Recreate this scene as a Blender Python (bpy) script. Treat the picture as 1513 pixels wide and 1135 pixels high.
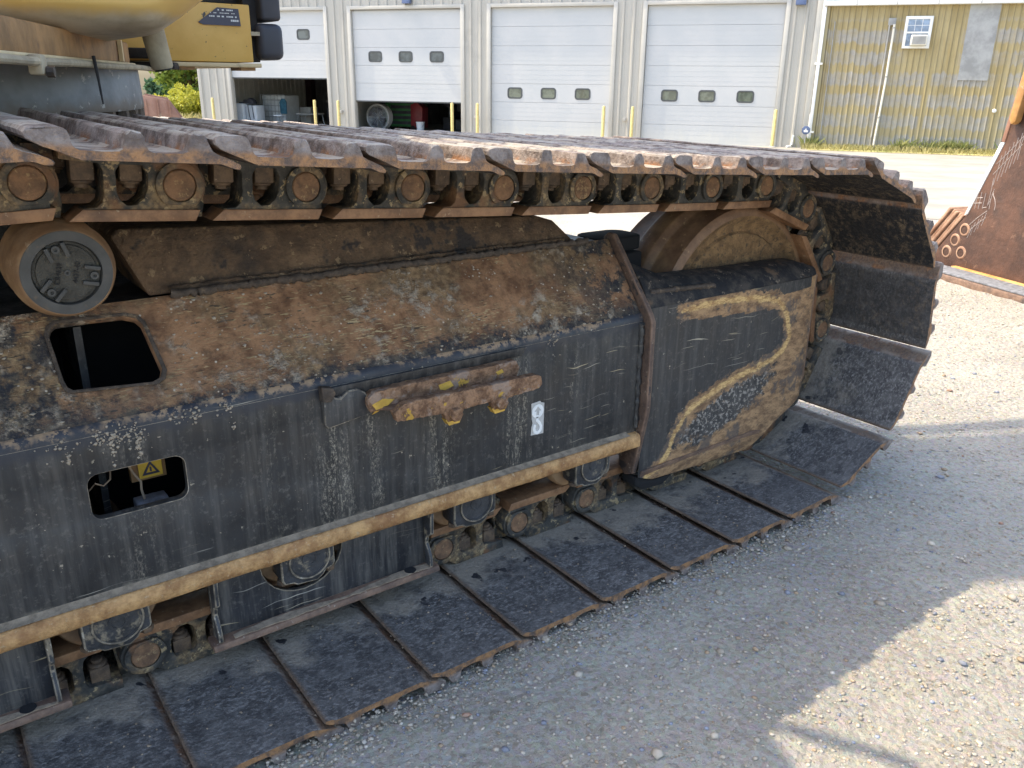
import bpy, bmesh, math, random
import numpy as np
from mathutils import Vector, Matrix
from mathutils.geometry import tessellate_polygon
R = math.radians
PI = math.pi
for o in list(bpy.data.objects):
    bpy.data.objects.remove(o, do_unlink=True)
scene = bpy.context.scene
COL = scene.collection

# ------------------------------------------------------------------ camera
cam_d = bpy.data.cameras.new('camera')
cam = bpy.data.objects.new('camera', cam_d)
COL.objects.link(cam)
pitch, roll, yaw = 0.34770, 0.01200, 0.63570
fw = Vector((math.sin(yaw) * math.cos(pitch), math.cos(yaw) * math.cos(pitch), -math.sin(pitch)))
rt = Vector((math.cos(yaw), -math.sin(yaw), 0))
up = rt.cross(fw)
r2 = rt * math.cos(roll) + up * math.sin(roll)
u2 = -rt * math.sin(roll) + up * math.cos(roll)
m = Matrix((r2, u2, -fw)).transposed().to_4x4()
m.translation = Vector((-0.1686, -1.1355, 1.0607))
cam.matrix_world = m
cam_d.sensor_width = 36
cam_d.lens = 1236.23 / 1513 * 36
cam_d.clip_start = 0.02
cam_d.clip_end = 3000
scene.camera = cam

# ------------------------------------------------------------------ light
SUNV = Vector((-0.42, 0.44, 1.0)).normalized()      # towards the sun
w = bpy.data.worlds.new('World')
scene.world = w
w.use_nodes = True
wn = w.node_tree
bg = wn.nodes['Background']
sky = wn.nodes.new('ShaderNodeTexSky')
sky.sky_type = 'NISHITA'
sky.sun_disc = False
sky.sun_elevation = math.asin(SUNV.z)
sky.sun_rotation = math.atan2(SUNV.x, SUNV.y)
sky.air_density = 1.15
sky.dust_density = 3.0
sky.ozone_density = 1.0
wn.links.new(sky.outputs[0], bg.inputs[0])
bg.inputs[1].default_value = 0.15
sd = bpy.data.lights.new('sun', 'SUN')
sun = bpy.data.objects.new('sun', sd)
COL.objects.link(sun)
sd.energy = 2.0
sd.angle = R(0.53)
sd.color = (1.0, 0.87, 0.65)
sun.rotation_euler = SUNV.to_track_quat('Z', 'Y').to_euler()
vs = scene.view_settings
vs.view_transform = 'Standard'
vs.look = 'None'
vs.gamma = 1
vs.exposure = 1.68
scene.render.engine = 'CYCLES'

# ------------------------------------------------------------------ node helper
class NT:
    def __init__(s, name):
        s.m = bpy.data.materials.new(name)
        s.m.use_nodes = True
        s.t = s.m.node_tree
        s.b = s.t.nodes['Principled BSDF']
        s._pos = None
    def n(s, ty, **k):
        q = s.t.nodes.new('ShaderNode' + ty)
        for a, b in k.items():
            setattr(q, a, b)
        return q
    def put(s, sock, v):
        if hasattr(v, 'is_output'):
            s.t.links.new(v, sock)
        elif isinstance(v, (tuple, list)):
            sock.default_value = (v[0], v[1], v[2], 1.0) if len(sock.default_value) == 4 else v
        else:
            try:
                sock.default_value = v
            except (TypeError, ValueError):
                sock.default_value = (v, v, v, 1.0) if len(sock.default_value) == 4 else (v, v, v)
    def pos(s):
        if s._pos is None:
            s._pos = s.n('NewGeometry')
        return s._pos.outputs['Position']
    def nrm(s):
        s.pos()
        return s._pos.outputs['Normal']
    def xyz(s, v):
        q = s.n('SeparateXYZ'); s.put(q.inputs[0], v)
        return q.outputs
    def map(s, v=None, scale=(1, 1, 1), rot=(0, 0, 0), loc=(0, 0, 0)):
        q = s.n('Mapping')
        s.put(q.inputs[0], v if v is not None else s.pos())
        q.inputs['Scale'].default_value = scale
        q.inputs['Rotation'].default_value = rot
        q.inputs['Location'].default_value = loc
        return q.outputs[0]
    def noise(s, scale, detail=5, rough=0.6, v=None, dist=0.0):
        q = s.n('TexNoise')
        s.put(q.inputs['Vector'], v if v is not None else s.pos())
        q.inputs['Scale'].default_value = scale
        q.inputs['Detail'].default_value = min(detail, 4.5)
        q.inputs['Roughness'].default_value = rough
        q.inputs['Distortion'].default_value = dist
        return q.outputs['Fac']
    def vor(s, scale, v=None, feature='F1', out='Distance', rnd=1.0):
        q = s.n('TexVoronoi', feature=feature)
        s.put(q.inputs['Vector'], v if v is not None else s.pos())
        q.inputs['Scale'].default_value = scale
        q.inputs['Randomness'].default_value = rnd
        return q.outputs[out]
    def ramp(s, f, st, interp='LINEAR'):
        q = s.n('ValToRGB')
        cr = q.color_ramp
        cr.interpolation = interp
        st = sorted(st, key=lambda a: a[0])
        while len(cr.elements) < len(st):
            cr.elements.new(0.5)
        for e, (p, c) in zip(cr.elements, st):
            e.position = p
            e.color = (c, c, c, 1) if not isinstance(c, (tuple, list)) else (c[0], c[1], c[2], 1)
        s.put(q.inputs[0], f)
        return q.outputs[0]
    def mix(s, f, a, b, mode='MIX'):
        q = s.n('Mix', data_type='RGBA', blend_type=mode)
        s.put(q.inputs[0], f); s.put(q.inputs[6], a); s.put(q.inputs[7], b)
        return q.outputs[2]
    def math(s, op, a, b=0.0, c=None, clamp=False):
        q = s.n('Math', operation=op, use_clamp=clamp)
        s.put(q.inputs[0], a); s.put(q.inputs[1], b)
        if c is not None: s.put(q.inputs[2], c)
        return q.outputs[0]
    def mul(s, a, b): return s.math('MULTIPLY', a, b)
    def add(s, a, b): return s.math('ADD', a, b)
    def mx(s, a, b): return s.math('MAXIMUM', a, b)
    def rng(s, v, a, b, c=0.0, d=1.0, smooth=True):
        q = s.n('MapRange', interpolation_type='SMOOTHSTEP' if smooth else 'LINEAR')
        s.put(q.inputs[0], v)
        for i, x in enumerate((a, b, c, d)):
            q.inputs[1 + i].default_value = x
        return q.outputs[0]
    def attr(s, name, out='Fac'):
        q = s.n('Attribute'); q.attribute_name = name
        return q.outputs[out]
    def bump(s, h, strength=0.5, dist=0.01, nrm=None):
        q = s.n('Bump')
        q.inputs['Strength'].default_value = strength
        q.inputs['Distance'].default_value = dist
        s.put(q.inputs['Height'], h)
        if nrm is not None: s.put(q.inputs['Normal'], nrm)
        return q.outputs[0]
    def out(s, color, rough=0.6, metal=0.0, normal=None, spec=0.5):
        s.put(s.b.inputs['Base Color'], color)
        s.put(s.b.inputs['Roughness'], rough)
        s.put(s.b.inputs['Metallic'], metal)
        s.b.inputs['Specular IOR Level'].default_value = spec
        if normal is not None: s.put(s.b.inputs['Normal'], normal)
        return s.m

def spots(t, thr, scale, soft=0.03, detail=5, rough=0.6, v=None):
    return t.rng(t.noise(scale, detail, rough, v), thr, thr + soft)

MAT = {}
def plain(name, col, rough=0.6, metal=0.0, var=0.25, scale=12.0, bump=0.15, bd=0.003, spec=0.5, dirt=None, dthr=0.56, dscale=6.0):
    t = NT(name)
    f = t.noise(scale, 6, 0.65)
    c = t.mix(t.rng(f, 0.3, 0.7), tuple(x * (1 - var) for x in col), tuple(min(1, x * (1 + var)) for x in col))
    if dirt:
        c = t.mix(t.mul(spots(t, dthr, dscale, 0.12, 7, 0.7), 0.85), c, dirt)
    nb = t.bump(t.noise(scale * 6, 4, 0.6), bump, bd) if bump else None
    MAT[name] = t.out(c, rough, metal, nb, spec)
    return MAT[name]

# --- shoe steel (attribute 'wear': 0 = inner plate, 1 = top of a grouser bar)
def mat_shoe():
    t = NT('shoe_steel')
    we = t.attr('wear'); lipa = t.attr('lip')
    z = t.xyz(t.pos())
    nz = t.xyz(t.nrm())[2]
    fine = t.noise(170, 4, 0.7)
    f2 = t.noise(30, 5, 0.7)
    n7 = t.noise(7.5, 6, 0.68)
    dark = t.mix(t.rng(f2, 0.35, 0.7), (0.060, 0.057, 0.055), (0.14, 0.133, 0.125))
    # fine pale grit on dark plate, soft drifts of dry mud near the chain
    up = t.rng(nz, 0.2, 0.8)
    grain = t.rng(t.noise(1.0, 4, 0.78, t.map(None, (85, 150, 110))), 0.47, 0.66)
    drift = t.noise(5.5, 5, 0.6)
    c = t.mix(t.mul(grain, t.rng(drift, 0.25, 0.75, 0.25, 1.0)), dark, (0.30, 0.285, 0.265))
    nearc = t.rng(z[1], 0.10, 0.30, 0.0, 1.0, False)
    cake = t.mul(t.rng(t.add(t.mul(n7, 0.75), t.mul(nearc, 0.27)), 0.475, 0.64), up)
    cake = t.mul(cake, t.rng(t.noise(34, 4, 0.7), 0.25, 0.45, 0.45, 1.0))
    oil = t.mul(t.rng(t.noise(19, 3, 0.5), 0.655, 0.685), t.rng(z[1], 0.14, 0.24))
    c = t.mix(t.mul(cake, 0.85), c, t.mix(t.rng(fine, 0.3, 0.7), (0.24, 0.205, 0.155), (0.36, 0.315, 0.25)))
    c = t.mix(t.mul(oil, up), c, (0.022, 0.022, 0.026))
    # brown rust flecks on the shaded hanging plates
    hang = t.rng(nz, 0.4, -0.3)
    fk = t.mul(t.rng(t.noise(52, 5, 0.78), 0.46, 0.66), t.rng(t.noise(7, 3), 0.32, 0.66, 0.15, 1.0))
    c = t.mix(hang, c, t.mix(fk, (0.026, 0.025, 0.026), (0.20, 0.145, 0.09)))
    # worn outside: grey-violet brown steel, rust low down between the bars
    outc = t.mix(t.rng(f2, 0.34, 0.66), (0.10, 0.072, 0.058), (0.31, 0.255, 0.22))
    rst = t.mul(t.rng(t.noise(24, 5, 0.72), 0.45, 0.57), t.rng(we, 0.30, 0.72, 1.0, 0.05))
    outc = t.mix(rst, outc, t.mix(t.rng(fine, 0.3, 0.7), (0.20, 0.085, 0.035), (0.42, 0.19, 0.07)))
    pit_shade = t.rng(we, 0.55, 0.36)
    outc = t.mix(t.mul(pit_shade, t.mul(t.rng(nz, 0.3, 0.8), 0.55)), outc, (0.075, 0.058, 0.05))  # floors between the bars darkened, occlusion put into the colour
    dust = t.mul(t.rng(nz, 0.45, 0.95), t.rng(t.noise(16, 5, 0.72), 0.44, 0.56))
    outc = t.mix(t.mul(dust, 0.85), outc, (0.42, 0.37, 0.30))
    c = t.mix(t.rng(we, 0.06, 0.16), c, outc)
    # rubbed rusty lips where two plates meet
    c = t.mix(t.mul(lipa, t.rng(f2, 0.3, 0.6, 0.45, 0.95)), c, t.mix(t.rng(fine, 0.3, 0.7), (0.085, 0.058, 0.04), (0.21, 0.14, 0.09)))
    # rusty cut ends of the plates
    ny = t.xyz(t.nrm())[1]
    end = t.mul(t.rng(ny, -0.6, -0.85), t.rng(z[1], 0.03, 0.01))
    ec = t.mix(t.rng(t.noise(40, 5, 0.72), 0.36, 0.62), (0.105, 0.075, 0.06), (0.36, 0.19, 0.085))
    eg = t.mix(t.rng(f2, 0.34, 0.66), (0.12, 0.092, 0.08), (0.29, 0.245, 0.22))
    c = t.mix(end, c, t.mix(t.rng(we, 0.28, 0.62), ec, eg))
    h = t.add(t.noise(80, 5, 0.72), t.mul(cake, 0.35))
    nb = t.bump(h, 0.9, 0.007)
    ro = t.rng(fine, 0.2, 0.8, 0.45, 0.85)
    MAT['shoe'] = t.out(c, ro, 0.0, nb, 0.4)
mat_shoe()

def mat_link():
    t = NT('link_steel')
    f = t.noise(18, 5, 0.7)
    c = t.mix(t.rng(f, 0.3, 0.7), (0.022, 0.022, 0.021), (0.095, 0.088, 0.075))
    c = t.mix(t.mul(t.rng(t.noise(9, 6, 0.75), 0.47, 0.60), 0.9), c, t.mix(t.rng(t.noise(120, 3), .35, .65), (0.10, 0.065, 0.035), (0.27, 0.185, 0.095)))
    c = t.mix(t.mul(spots(t, 0.57, 55, 0.06, 4, 0.7), 0.75), c, (0.38, 0.285, 0.155))
    c = t.mix(t.mul(spots(t, 0.56, 5, 0.08, 5, 0.7), 0.75), c, (0.20, 0.095, 0.042))
    nb = t.bump(t.noise(70, 6, 0.75), 0.7, 0.005)
    MAT['link'] = t.out(c, 0.62, 0, nb, 0.4)
mat_link()

def mat_rust(name, a, b, c2, scale=20, rough=0.65, bump=0.45, bd=0.004, specks=(0.40, 0.30, 0.20), st=0.63, metal=0.0, black=None):
    t = NT(name)
    c = t.mix(t.rng(t.noise(scale, 7, 0.72), 0.32, 0.68), a, b)
    c = t.mix(t.mul(spots(t, 0.52, scale * 0.35, 0.2, 6, 0.7), 0.8), c, c2)
    c = t.mix(t.mul(spots(t, st, scale * 2.6, 0.05, 4, 0.7), 0.7), c, specks)
    if black:
        c = t.mix(t.mul(spots(t, 0.55, scale * 0.5, 0.08, 6, 0.72), 0.9), c, black)
    nb = t.bump(t.noise(scale * 5, 6, 0.7), bump, bd)
    MAT[name] = t.out(c, rough, metal, nb, 0.4)
mat_rust('rail', (0.165, 0.085, 0.044), (0.33, 0.18, 0.092), (0.11, 0.06, 0.036), 25, 0.45, 0.15, 0.002)
mat_rust('pin', (0.12, 0.070, 0.042), (0.27, 0.15, 0.080), (0.09, 0.06, 0.042), 38, 0.65, 0.7, 0.004, (0.36, 0.25, 0.13), 0.58)
mat_rust('edge_rust', (0.30, 0.155, 0.060), (0.60, 0.36, 0.155), (0.26, 0.12, 0.050), 30, 0.6, 0.8, 0.005, (0.50, 0.37, 0.22), 0.61)
mat_rust('flange_rust', (0.12, 0.075, 0.055), (0.24, 0.15, 0.10), (0.075, 0.06, 0.055), 26, 0.6, 0.5, 0.004, (0.40, 0.33, 0.26))
mat_rust('flange_dark', (0.085, 0.055, 0.042), (0.18, 0.115, 0.08), (0.045, 0.04, 0.04), 26, 0.6, 0.6, 0.004, (0.36, 0.28, 0.2), 0.62, 0.0, (0.03, 0.03, 0.033))
def mat_step():
    t = NT('step_rust')
    n = t.noise(55, 4.5, 0.75)
    c = t.mix(t.rng(n, 0.34, 0.66), (0.14, 0.075, 0.043), (0.36, 0.21, 0.12))
    c = t.mix(t.mul(t.rng(t.noise(22, 4, 0.7), 0.52, 0.62), 0.7), c, (0.36, 0.27, 0.21))
    c = t.mix(t.rng(t.noise(17, 4.5, 0.75, t.map(None, (1, 1, 1), (0, 0, 0), (3.3, 1, 2))), 0.60, 0.64), c, (0.52, 0.31, 0.06))
    MAT['step_rust'] = t.out(c, 0.85, 0, t.bump(n, 1.0, 0.010), 0.3)
mat_step()
mat_rust('idler', (0.135, 0.075, 0.042), (0.25, 0.145, 0.08), (0.30, 0.185, 0.085), 16, 0.55, 0.35, 0.004, (0.38, 0.25, 0.13))
mat_rust('idler_face', (0.17, 0.10, 0.048), (0.35, 0.215, 0.10), (0.11, 0.07, 0.04), 34, 0.85, 1.0, 0.008, (0.07, 0.055, 0.04), 0.56)
mat_rust('idler_groove', (0.10, 0.07, 0.045), (0.20, 0.13, 0.07), (0.05, 0.04, 0.035), 40, 0.85, 1.0, 0.008)
mat_rust('worn_edge', (0.10, 0.085, 0.065), (0.36, 0.30, 0.22), (0.05, 0.05, 0.05), 30, 0.6, 0.6, 0.004, (0.5, 0.45, 0.36), 0.58, 0.0, (0.04, 0.04, 0.042))
mat_rust('roller_rim', (0.22, 0.125, 0.065), (0.38, 0.24, 0.13), (0.16, 0.105, 0.07), 14, 0.5, 0.25, 0.003)
mat_rust('nut', (0.065, 0.045, 0.032), (0.15, 0.10, 0.062), (0.035, 0.033, 0.03), 40)
mat_rust('bucket_rust_shaded', (0.055, 0.028, 0.019), (0.115, 0.056, 0.035), (0.040, 0.028, 0.024), 5.0, 0.65, 0.5, 0.012, (0.17, 0.095, 0.06), 0.62)  # rust made darker, the bucket's shade is put into its colour
mat_rust('bucket_orange', (0.42, 0.21, 0.06), (0.62, 0.36, 0.13), (0.30, 0.15, 0.06), 6)
mat_rust('bucket_fins', (0.26, 0.14, 0.085), (0.42, 0.27, 0.18), (0.15, 0.09, 0.06), 9)
mat_rust('far_rust', (0.24, 0.12, 0.08), (0.36, 0.20, 0.14), (0.30, 0.17, 0.10), 3)
mat_rust('web_dirt', (0.080, 0.050, 0.030), (0.20, 0.125, 0.070), (0.032, 0.027, 0.024), 18, 0.9, 1.0, 0.010, (0.32, 0.22, 0.12), 0.60, 0.0, (0.025, 0.024, 0.025))

# --- the sloping deck of the track frame: rust, caked mud, straw, white specks
def mat_slope():
    t = NT('slope_dirt')
    p = t.pos(); xyz = t.xyz(p)
    big = t.noise(5.0, 6, 0.72)
    n60 = t.noise(60, 4, 0.72)
    rust = t.mix(t.rng(t.noise(14, 6, 0.72), 0.36, 0.64), (0.14, 0.070, 0.036), (0.34, 0.185, 0.095))
    mud = t.mix(t.rng(n60, 0.35, 0.68), (0.13, 0.080, 0.042), (0.31, 0.20, 0.105))
    c = t.mix(t.rng(big, 0.44, 0.58), rust, mud)
    c = t.mix(t.mul(t.rng(t.noise(26, 5, 0.75), 0.52, 0.68), 0.5), c, (0.06, 0.042, 0.03))
    # short straw-like streaks lying in several directions
    gate = t.rng(t.noise(4.0, 3), 0.44, 0.58)
    gate2 = t.rng(t.noise(4.0, 3, 0.5, t.map(p, (1, 1, 1), (0, 0, 0), (5, 3, 1))), 0.44, 0.60)
    for rz, thr, g, col in ((0.55, 0.61, gate, (0.40, 0.30, 0.16)), (-0.55, 0.62, gate2, (0.36, 0.27, 0.14)), (1.15, 0.63, gate, (0.42, 0.32, 0.17)), (0.25, 0.625, gate2, (0.05, 0.038, 0.028)), (-0.9, 0.62, gate, (0.05, 0.038, 0.028))):
        v = t.map(p, (38, 230, 230), (0, rz, 0), (rz, 0, rz * 3))
        c = t.mix(t.mul(t.rng(t.noise(1.0, 2, 0.6, v), thr, thr + 0.04), g), c, col)
    # dark bare paint: left end and along the lower fold
    n16 = t.noise(16, 6, 0.76)
    dl = t.mul(t.rng(xyz[0], 0.22, -0.06), t.rng(n16, 0.40, 0.54))
    dm = t.mul(t.rng(t.add(xyz[2], t.mul(n16, 0.10)), 0.618, 0.592), t.rng(n60, 0.30, 0.42))
    dk = t.mul(t.rng(xyz[0], 0.95, 1.2), t.rng(n16, 0.42, 0.53))
    c = t.mix(t.mx(t.mx(dl, dm), dk), c, t.mix(t.rng(n60, 0.4, 0.7), (0.026, 0.026, 0.030), (0.10, 0.082, 0.06)))
    # pale clumps of dried mud, clustered
    clus = t.rng(t.noise(7, 4, 0.65, t.map(p, (1, 1, 1), (0, 0, 0), (2, 7, 4))), 0.46, 0.58)
    fl = t.mul(t.rng(t.noise(34, 5, 0.75), 0.46, 0.64), clus)
    c = t.mix(t.mul(fl, 0.92), c, t.mix(t.rng(n60, 0.3, 0.7), (0.25, 0.20, 0.145), (0.46, 0.39, 0.30)))
    vd = t.vor(75)
    c = t.mix(t.mul(t.rng(vd, 0.19, 0.13), t.rng(t.noise(11, 2), 0.56, 0.60)), c, (0.48, 0.41, 0.32))
    h = t.add(t.mul(t.noise(50, 6, 0.75), 1.3), t.mul(fl, 0.9))
    MAT['slope'] = t.out(c, 0.85, 0, t.bump(h, 0.7, 0.006), 0.3)
mat_slope()

# --- black paint of the frame: dust film, run-off streaks, chips and scratches
def mat_paint(name, streaks=(), base=(0.021, 0.021, 0.0215), dust=0.48, nose=False, rough=0.40):
    t = NT(name)
    p = t.pos(); xyz = t.xyz(p)
    n20 = t.noise(20, 5, 0.7)
    c = t.mix(t.rng(t.noise(5, 5, 0.65), 0.3, 0.7), base, tuple(x * 1.7 for x in base))
    film = t.mul(t.rng(t.noise(1.0, 5, 0.72, t.map(p, (34, 34, 2.2))), 0.42, 0.70), dust)
    c = t.mix(film, c, (0.115, 0.108, 0.098))
    c = t.mix(t.mul(t.rng(t.noise(90, 4, 0.75), 0.54, 0.70), 0.3), c, (0.20, 0.185, 0.16))
    if streaks:
        st = [(0.0, 0.0)]
        for x, wd, a in streaks:
            u = (x + 0.3) / 1.7
            st += [(u - wd / 1.7, 0.0), (u - wd / 3.4, a), (u + wd / 3.4, a), (u + wd / 1.7, 0.0)]
        xw = t.add(xyz[0], t.mul(t.math('SUBTRACT', t.noise(14, 4, 0.7), 0.5), 0.05))
        band = t.ramp(t.rng(xw, -0.3, 1.4, 0, 1, False), st)
        band = t.mul(band, t.rng(xyz[2], 0.56, 0.44, 0.15, 1.0))
        sp = t.mul(t.rng(t.noise(1.0, 4, 0.85, t.map(p, (260, 90, 120))), 0.46, 0.66), t.rng(t.noise(1.0, 3, 0.7, t.map(p, (70, 70, 5))), 0.40, 0.60))
        c = t.mix(t.mul(t.mul(band, sp), 0.95), c, (0.36, 0.32, 0.25))
        # dark bluish band along the fold, then mud fringe on the fold itself
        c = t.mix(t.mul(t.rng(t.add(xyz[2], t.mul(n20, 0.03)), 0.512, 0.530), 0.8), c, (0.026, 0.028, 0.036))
        top = t.rng(t.add(xyz[2], t.mul(t.noise(16, 6, 0.75), 0.05)), 0.552, 0.566)
        c = t.mix(t.mul(t.mul(top, t.rng(t.noise(60, 5, 0.72), 0.44, 0.52)), t.rng(t.noise(11, 4, 0.7), 0.42, 0.54)), c, (0.30, 0.205, 0.12))
        low = t.mul(t.rng(t.add(xyz[2], t.mul(t.noise(30, 5, 0.75), 0.03)), 0.262, 0.250), 0.5)
        c = t.mix(t.mul(low, t.rng(n20, 0.42, 0.56)), c, (0.30, 0.265, 0.215))
    # scratches
    gs = t.rng(t.noise(3.2, 3), 0.50, 0.60)
    wv = t.n('VectorMath', operation='MULTIPLY_ADD'); qn = t.n('TexNoise'); qn.inputs['Scale'].default_value = 7; qn.inputs['Detail'].default_value = 2; t.put(qn.inputs['Vector'], p)
    t.put(wv.inputs[0], qn.outputs['Color']); wv.inputs[1].default_value = (0.03, 0.03, 0.05); t.put(wv.inputs[2], p); pw = wv.outputs[0]
    for rz, sc, thr, cl in ((0.07, (1.5, 1, 210), 0.765, (0.50, 0.43, 0.28)), (-0.20, (3.2, 1, 240), 0.75, (0.45, 0.42, 0.36)), (0.42, (7.0, 1, 250), 0.735, (0.50, 0.41, 0.25)), (1.48, (6.5, 1, 250), 0.725, (0.50, 0.44, 0.33))):
        v = t.map(pw, sc, (0, rz, 0), (rz * 7, 0, rz * 3))
        c = t.mix(t.mul(t.rng(t.noise(1.0, 1, 0.4, v), thr, thr + 0.03), t.mul(gs, 0.75)), c, cl)
    c = t.mix(t.mul(spots(t, 0.705, 60, 0.03, 3, 0.6), 0.7), c, (0.42, 0.36, 0.27))
    ro = t.rng(n20, 0.3, 0.7, rough - 0.08, rough + 0.22)
    if nose:
        ru = t.attr('rust'); gl = t.attr('gold')
        n38 = t.noise(1.0, 6, 0.8, t.map(p, (30, 30, 44), (0, 0.5, 0)))
        rc = t.mix(t.rng(t.noise(1.0, 6, 0.75, t.map(p, (22, 22, 50), (0, 0.55, 0))), 0.36, 0.64), (0.15, 0.088, 0.048), (0.38, 0.235, 0.12))
        rc = t.mix(t.mul(t.rng(t.noise(9, 6, 0.75), 0.52, 0.60), 0.75), rc, (0.075, 0.068, 0.065))
        wob = t.add(ru, t.mul(t.math('SUBTRACT', n38, 0.5), 1.7))
        blk = t.mix(t.rng(t.noise(85, 4, 0.7), 0.50, 0.60), c, (0.30, 0.27, 0.235))
        c = t.mix(t.rng(t.attr('bare'), 0.2, 0.6), c, blk)
        c = t.mix(t.rng(wob, 0.36, 0.58), c, rc)
        n60 = t.noise(1.0, 4.5, 0.85, t.map(p, (34, 34, 95), (0, 0.45, 0)))
        wg = t.add(t.mul(gl, 1.25), t.mul(t.math('SUBTRACT', t.mul(t.add(n38, n60), 0.5), 0.5), 4.0))
        gc = t.mix(t.rng(n60, 0.4, 0.6), (0.36, 0.20, 0.075), (0.66, 0.45, 0.19))
        c = t.mix(t.mul(t.mul(t.rng(wg, 0.45, 1.15), 0.92), t.rng(gl, 0.03, 0.3)), c, gc)
        ro = t.mix(t.rng(ru, 0.3, 0.7), ro, 0.8)
    h = t.add(t.noise(60, 4, 0.6), t.mul(t.noise(8, 3), 1.5))
    MAT[name] = t.out(c, ro, 0, t.bump(h, 0.25, 0.004), 0.4)
mat_paint('frame_paint', ((0.07, 0.035, 0.5), (0.30, 0.02, 0.4), (0.425, 0.045, 0.95), (0.505, 0.025, 0.85), (0.66, 0.04, 0.9), (0.86, 0.05, 0.95), (1.03, 0.015, 0.75)))
mat_paint('nose_paint', (), nose=True)
mat_paint('dark_paint', (), dust=0.8)
mat_paint('guard_paint', (), dust=1.0, base=(0.018, 0.019, 0.022))

def mat_top_nose():
    t = NT('nose_top')
    c = t.mix(t.rng(t.noise(30, 6, 0.7), 0.4, 0.7), (0.018, 0.018, 0.02), (0.075, 0.062, 0.05))
    c = t.mix(t.mul(spots(t, 0.60, 40, 0.05, 5, 0.7), 0.8), c, (0.26, 0.20, 0.14))
    c = t.mix(t.mul(spots(t, 0.58, 9, 0.08, 6, 0.7), 0.7), c, (0.17, 0.105, 0.06))
    MAT['nose_top'] = t.out(c, 0.75, 0, t.bump(t.noise(60, 6, 0.7), 0.7, 0.005), 0.35)
mat_top_nose()

plain('roller_face', (0.055, 0.054, 0.051), 0.6, 0, 0.3, 20, 0.3, 0.003, dirt=(0.24, 0.165, 0.085), dthr=0.60, dscale=12)
plain('roller_cap', (0.052, 0.047, 0.037), 0.6, 0, 0.35, 40, 0.8, 0.004, dirt=(0.20, 0.165, 0.095), dthr=0.60, dscale=20)
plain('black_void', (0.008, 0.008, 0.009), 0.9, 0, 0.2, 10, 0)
plain('cap_paint', (0.042, 0.043, 0.046), 0.5, 0, 0.4, 30, 0.5, 0.004, dirt=(0.26, 0.215, 0.15), dthr=0.56, dscale=26)
def mat_ring():
    t = NT('ring_grey')
    z = t.xyz(t.pos())[2]
    c = t.mix(t.rng(t.noise(7, 4, 0.7), 0.3, 0.7), (0.15, 0.158, 0.162), (0.24, 0.25, 0.252))
    c = t.mix(t.mul(t.rng(t.add(z, t.mul(t.noise(9, 4, 0.7), 0.06)), 1.045, 1.0), 0.85), c, (0.17, 0.125, 0.085))
    c = t.mix(t.rng(t.noise(24, 4, 0.7), 0.62, 0.66), c, (0.40, 0.38, 0.34))
    MAT['ring_grey'] = t.out(c, 0.6, 0, t.bump(t.noise(40, 4), 0.3, 0.004))
mat_ring()
plain('yellow_paint', (0.66, 0.42, 0.12), 0.5, 0, 0.10, 5, 0.1, 0.003, dirt=(0.56, 0.44, 0.27), dthr=0.50, dscale=4)
plain('yellow_dust', (0.60, 0.47, 0.27), 0.75, 0, 0.15, 6, 0.3, 0.004, dirt=(0.42, 0.32, 0.19), dthr=0.56, dscale=9)
plain('yellow_rusty', (0.30, 0.165, 0.065), 0.7, 0, 0.35, 9, 0.4, 0.004, dirt=(0.16, 0.085, 0.045), dthr=0.52, dscale=7)
def mat_belly():
    t = NT('belly_paint')
    z = t.xyz(t.pos())[2]
    c = t.mix(t.rng(t.noise(5, 5), 0.3, 0.7), (0.66, 0.42, 0.12), (0.72, 0.47, 0.15))
    d = t.mix(t.rng(t.noise(9, 6, 0.7), 0.32, 0.68), (0.42, 0.34, 0.22), (0.66, 0.57, 0.42))
    c = t.mix(t.rng(t.add(z, t.mul(t.noise(8, 5, 0.7), 0.03)), 1.205, 1.178), c, d)
    MAT['belly'] = t.out(c, 0.55, 0, t.bump(t.noise(40, 4), 0.2, 0.003))
mat_belly()
def mat_box():
    t = NT('yellow_box')
    c = t.mix(t.rng(t.noise(6, 5), 0.3, 0.7), (0.60, 0.34, 0.065), (0.70, 0.43, 0.11))
    c = t.mix(t.mul(spots(t, 0.66, 60, 0.03, 4, 0.65), 0.9), c, (0.10, 0.075, 0.05))
    c = t.mix(t.mul(spots(t, 0.68, 26, 0.02, 4, 0.65), 1.0), c, (0.05, 0.045, 0.04))
    MAT['yellow_box'] = t.out(c, 0.5, 0, t.bump(t.noise(50, 4), 0.15, 0.003))
mat_box()
plain('pole_dirty', (0.36, 0.30, 0.20), 0.7, 0, 0.25, 14, 0.4, 0.003, dirt=(0.06, 0.055, 0.05), dthr=0.60, dscale=16)
plain('bumper_black', (0.048, 0.050, 0.062), 0.55, 0, 0.15, 6, 0.25, 0.002, dirt=(0.16, 0.14, 0.11), dthr=0.68, dscale=8)
plain('rubber', (0.02, 0.018, 0.018), 0.8, 0, 0.3, 20, 0.3)
plain('label_dark', (0.045, 0.045, 0.075), 0.4, 0, 0.1, 6, 0)
plain('label_white', (0.72, 0.72, 0.70), 0.5, 0, 0.08, 20, 0)
plain('sticker_grey', (0.48, 0.47, 0.45), 0.6, 0, 0.12, 40, 0.1, 0.001)
plain('sticker_white', (0.80, 0.80, 0.78), 0.6, 0, 0.05, 40, 0)
plain('sticker_yellow', (0.72, 0.45, 0.05), 0.5, 0, 0.15, 40, 0)
plain('yellow_chip', (0.60, 0.36, 0.06), 0.6, 0, 0.2, 40, 0.4, 0.003, dirt=(0.20, 0.10, 0.05), dthr=0.55, dscale=30)
plain('grey_plate', (0.17, 0.175, 0.19), 0.65, 0, 0.35, 40, 0.4)
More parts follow.
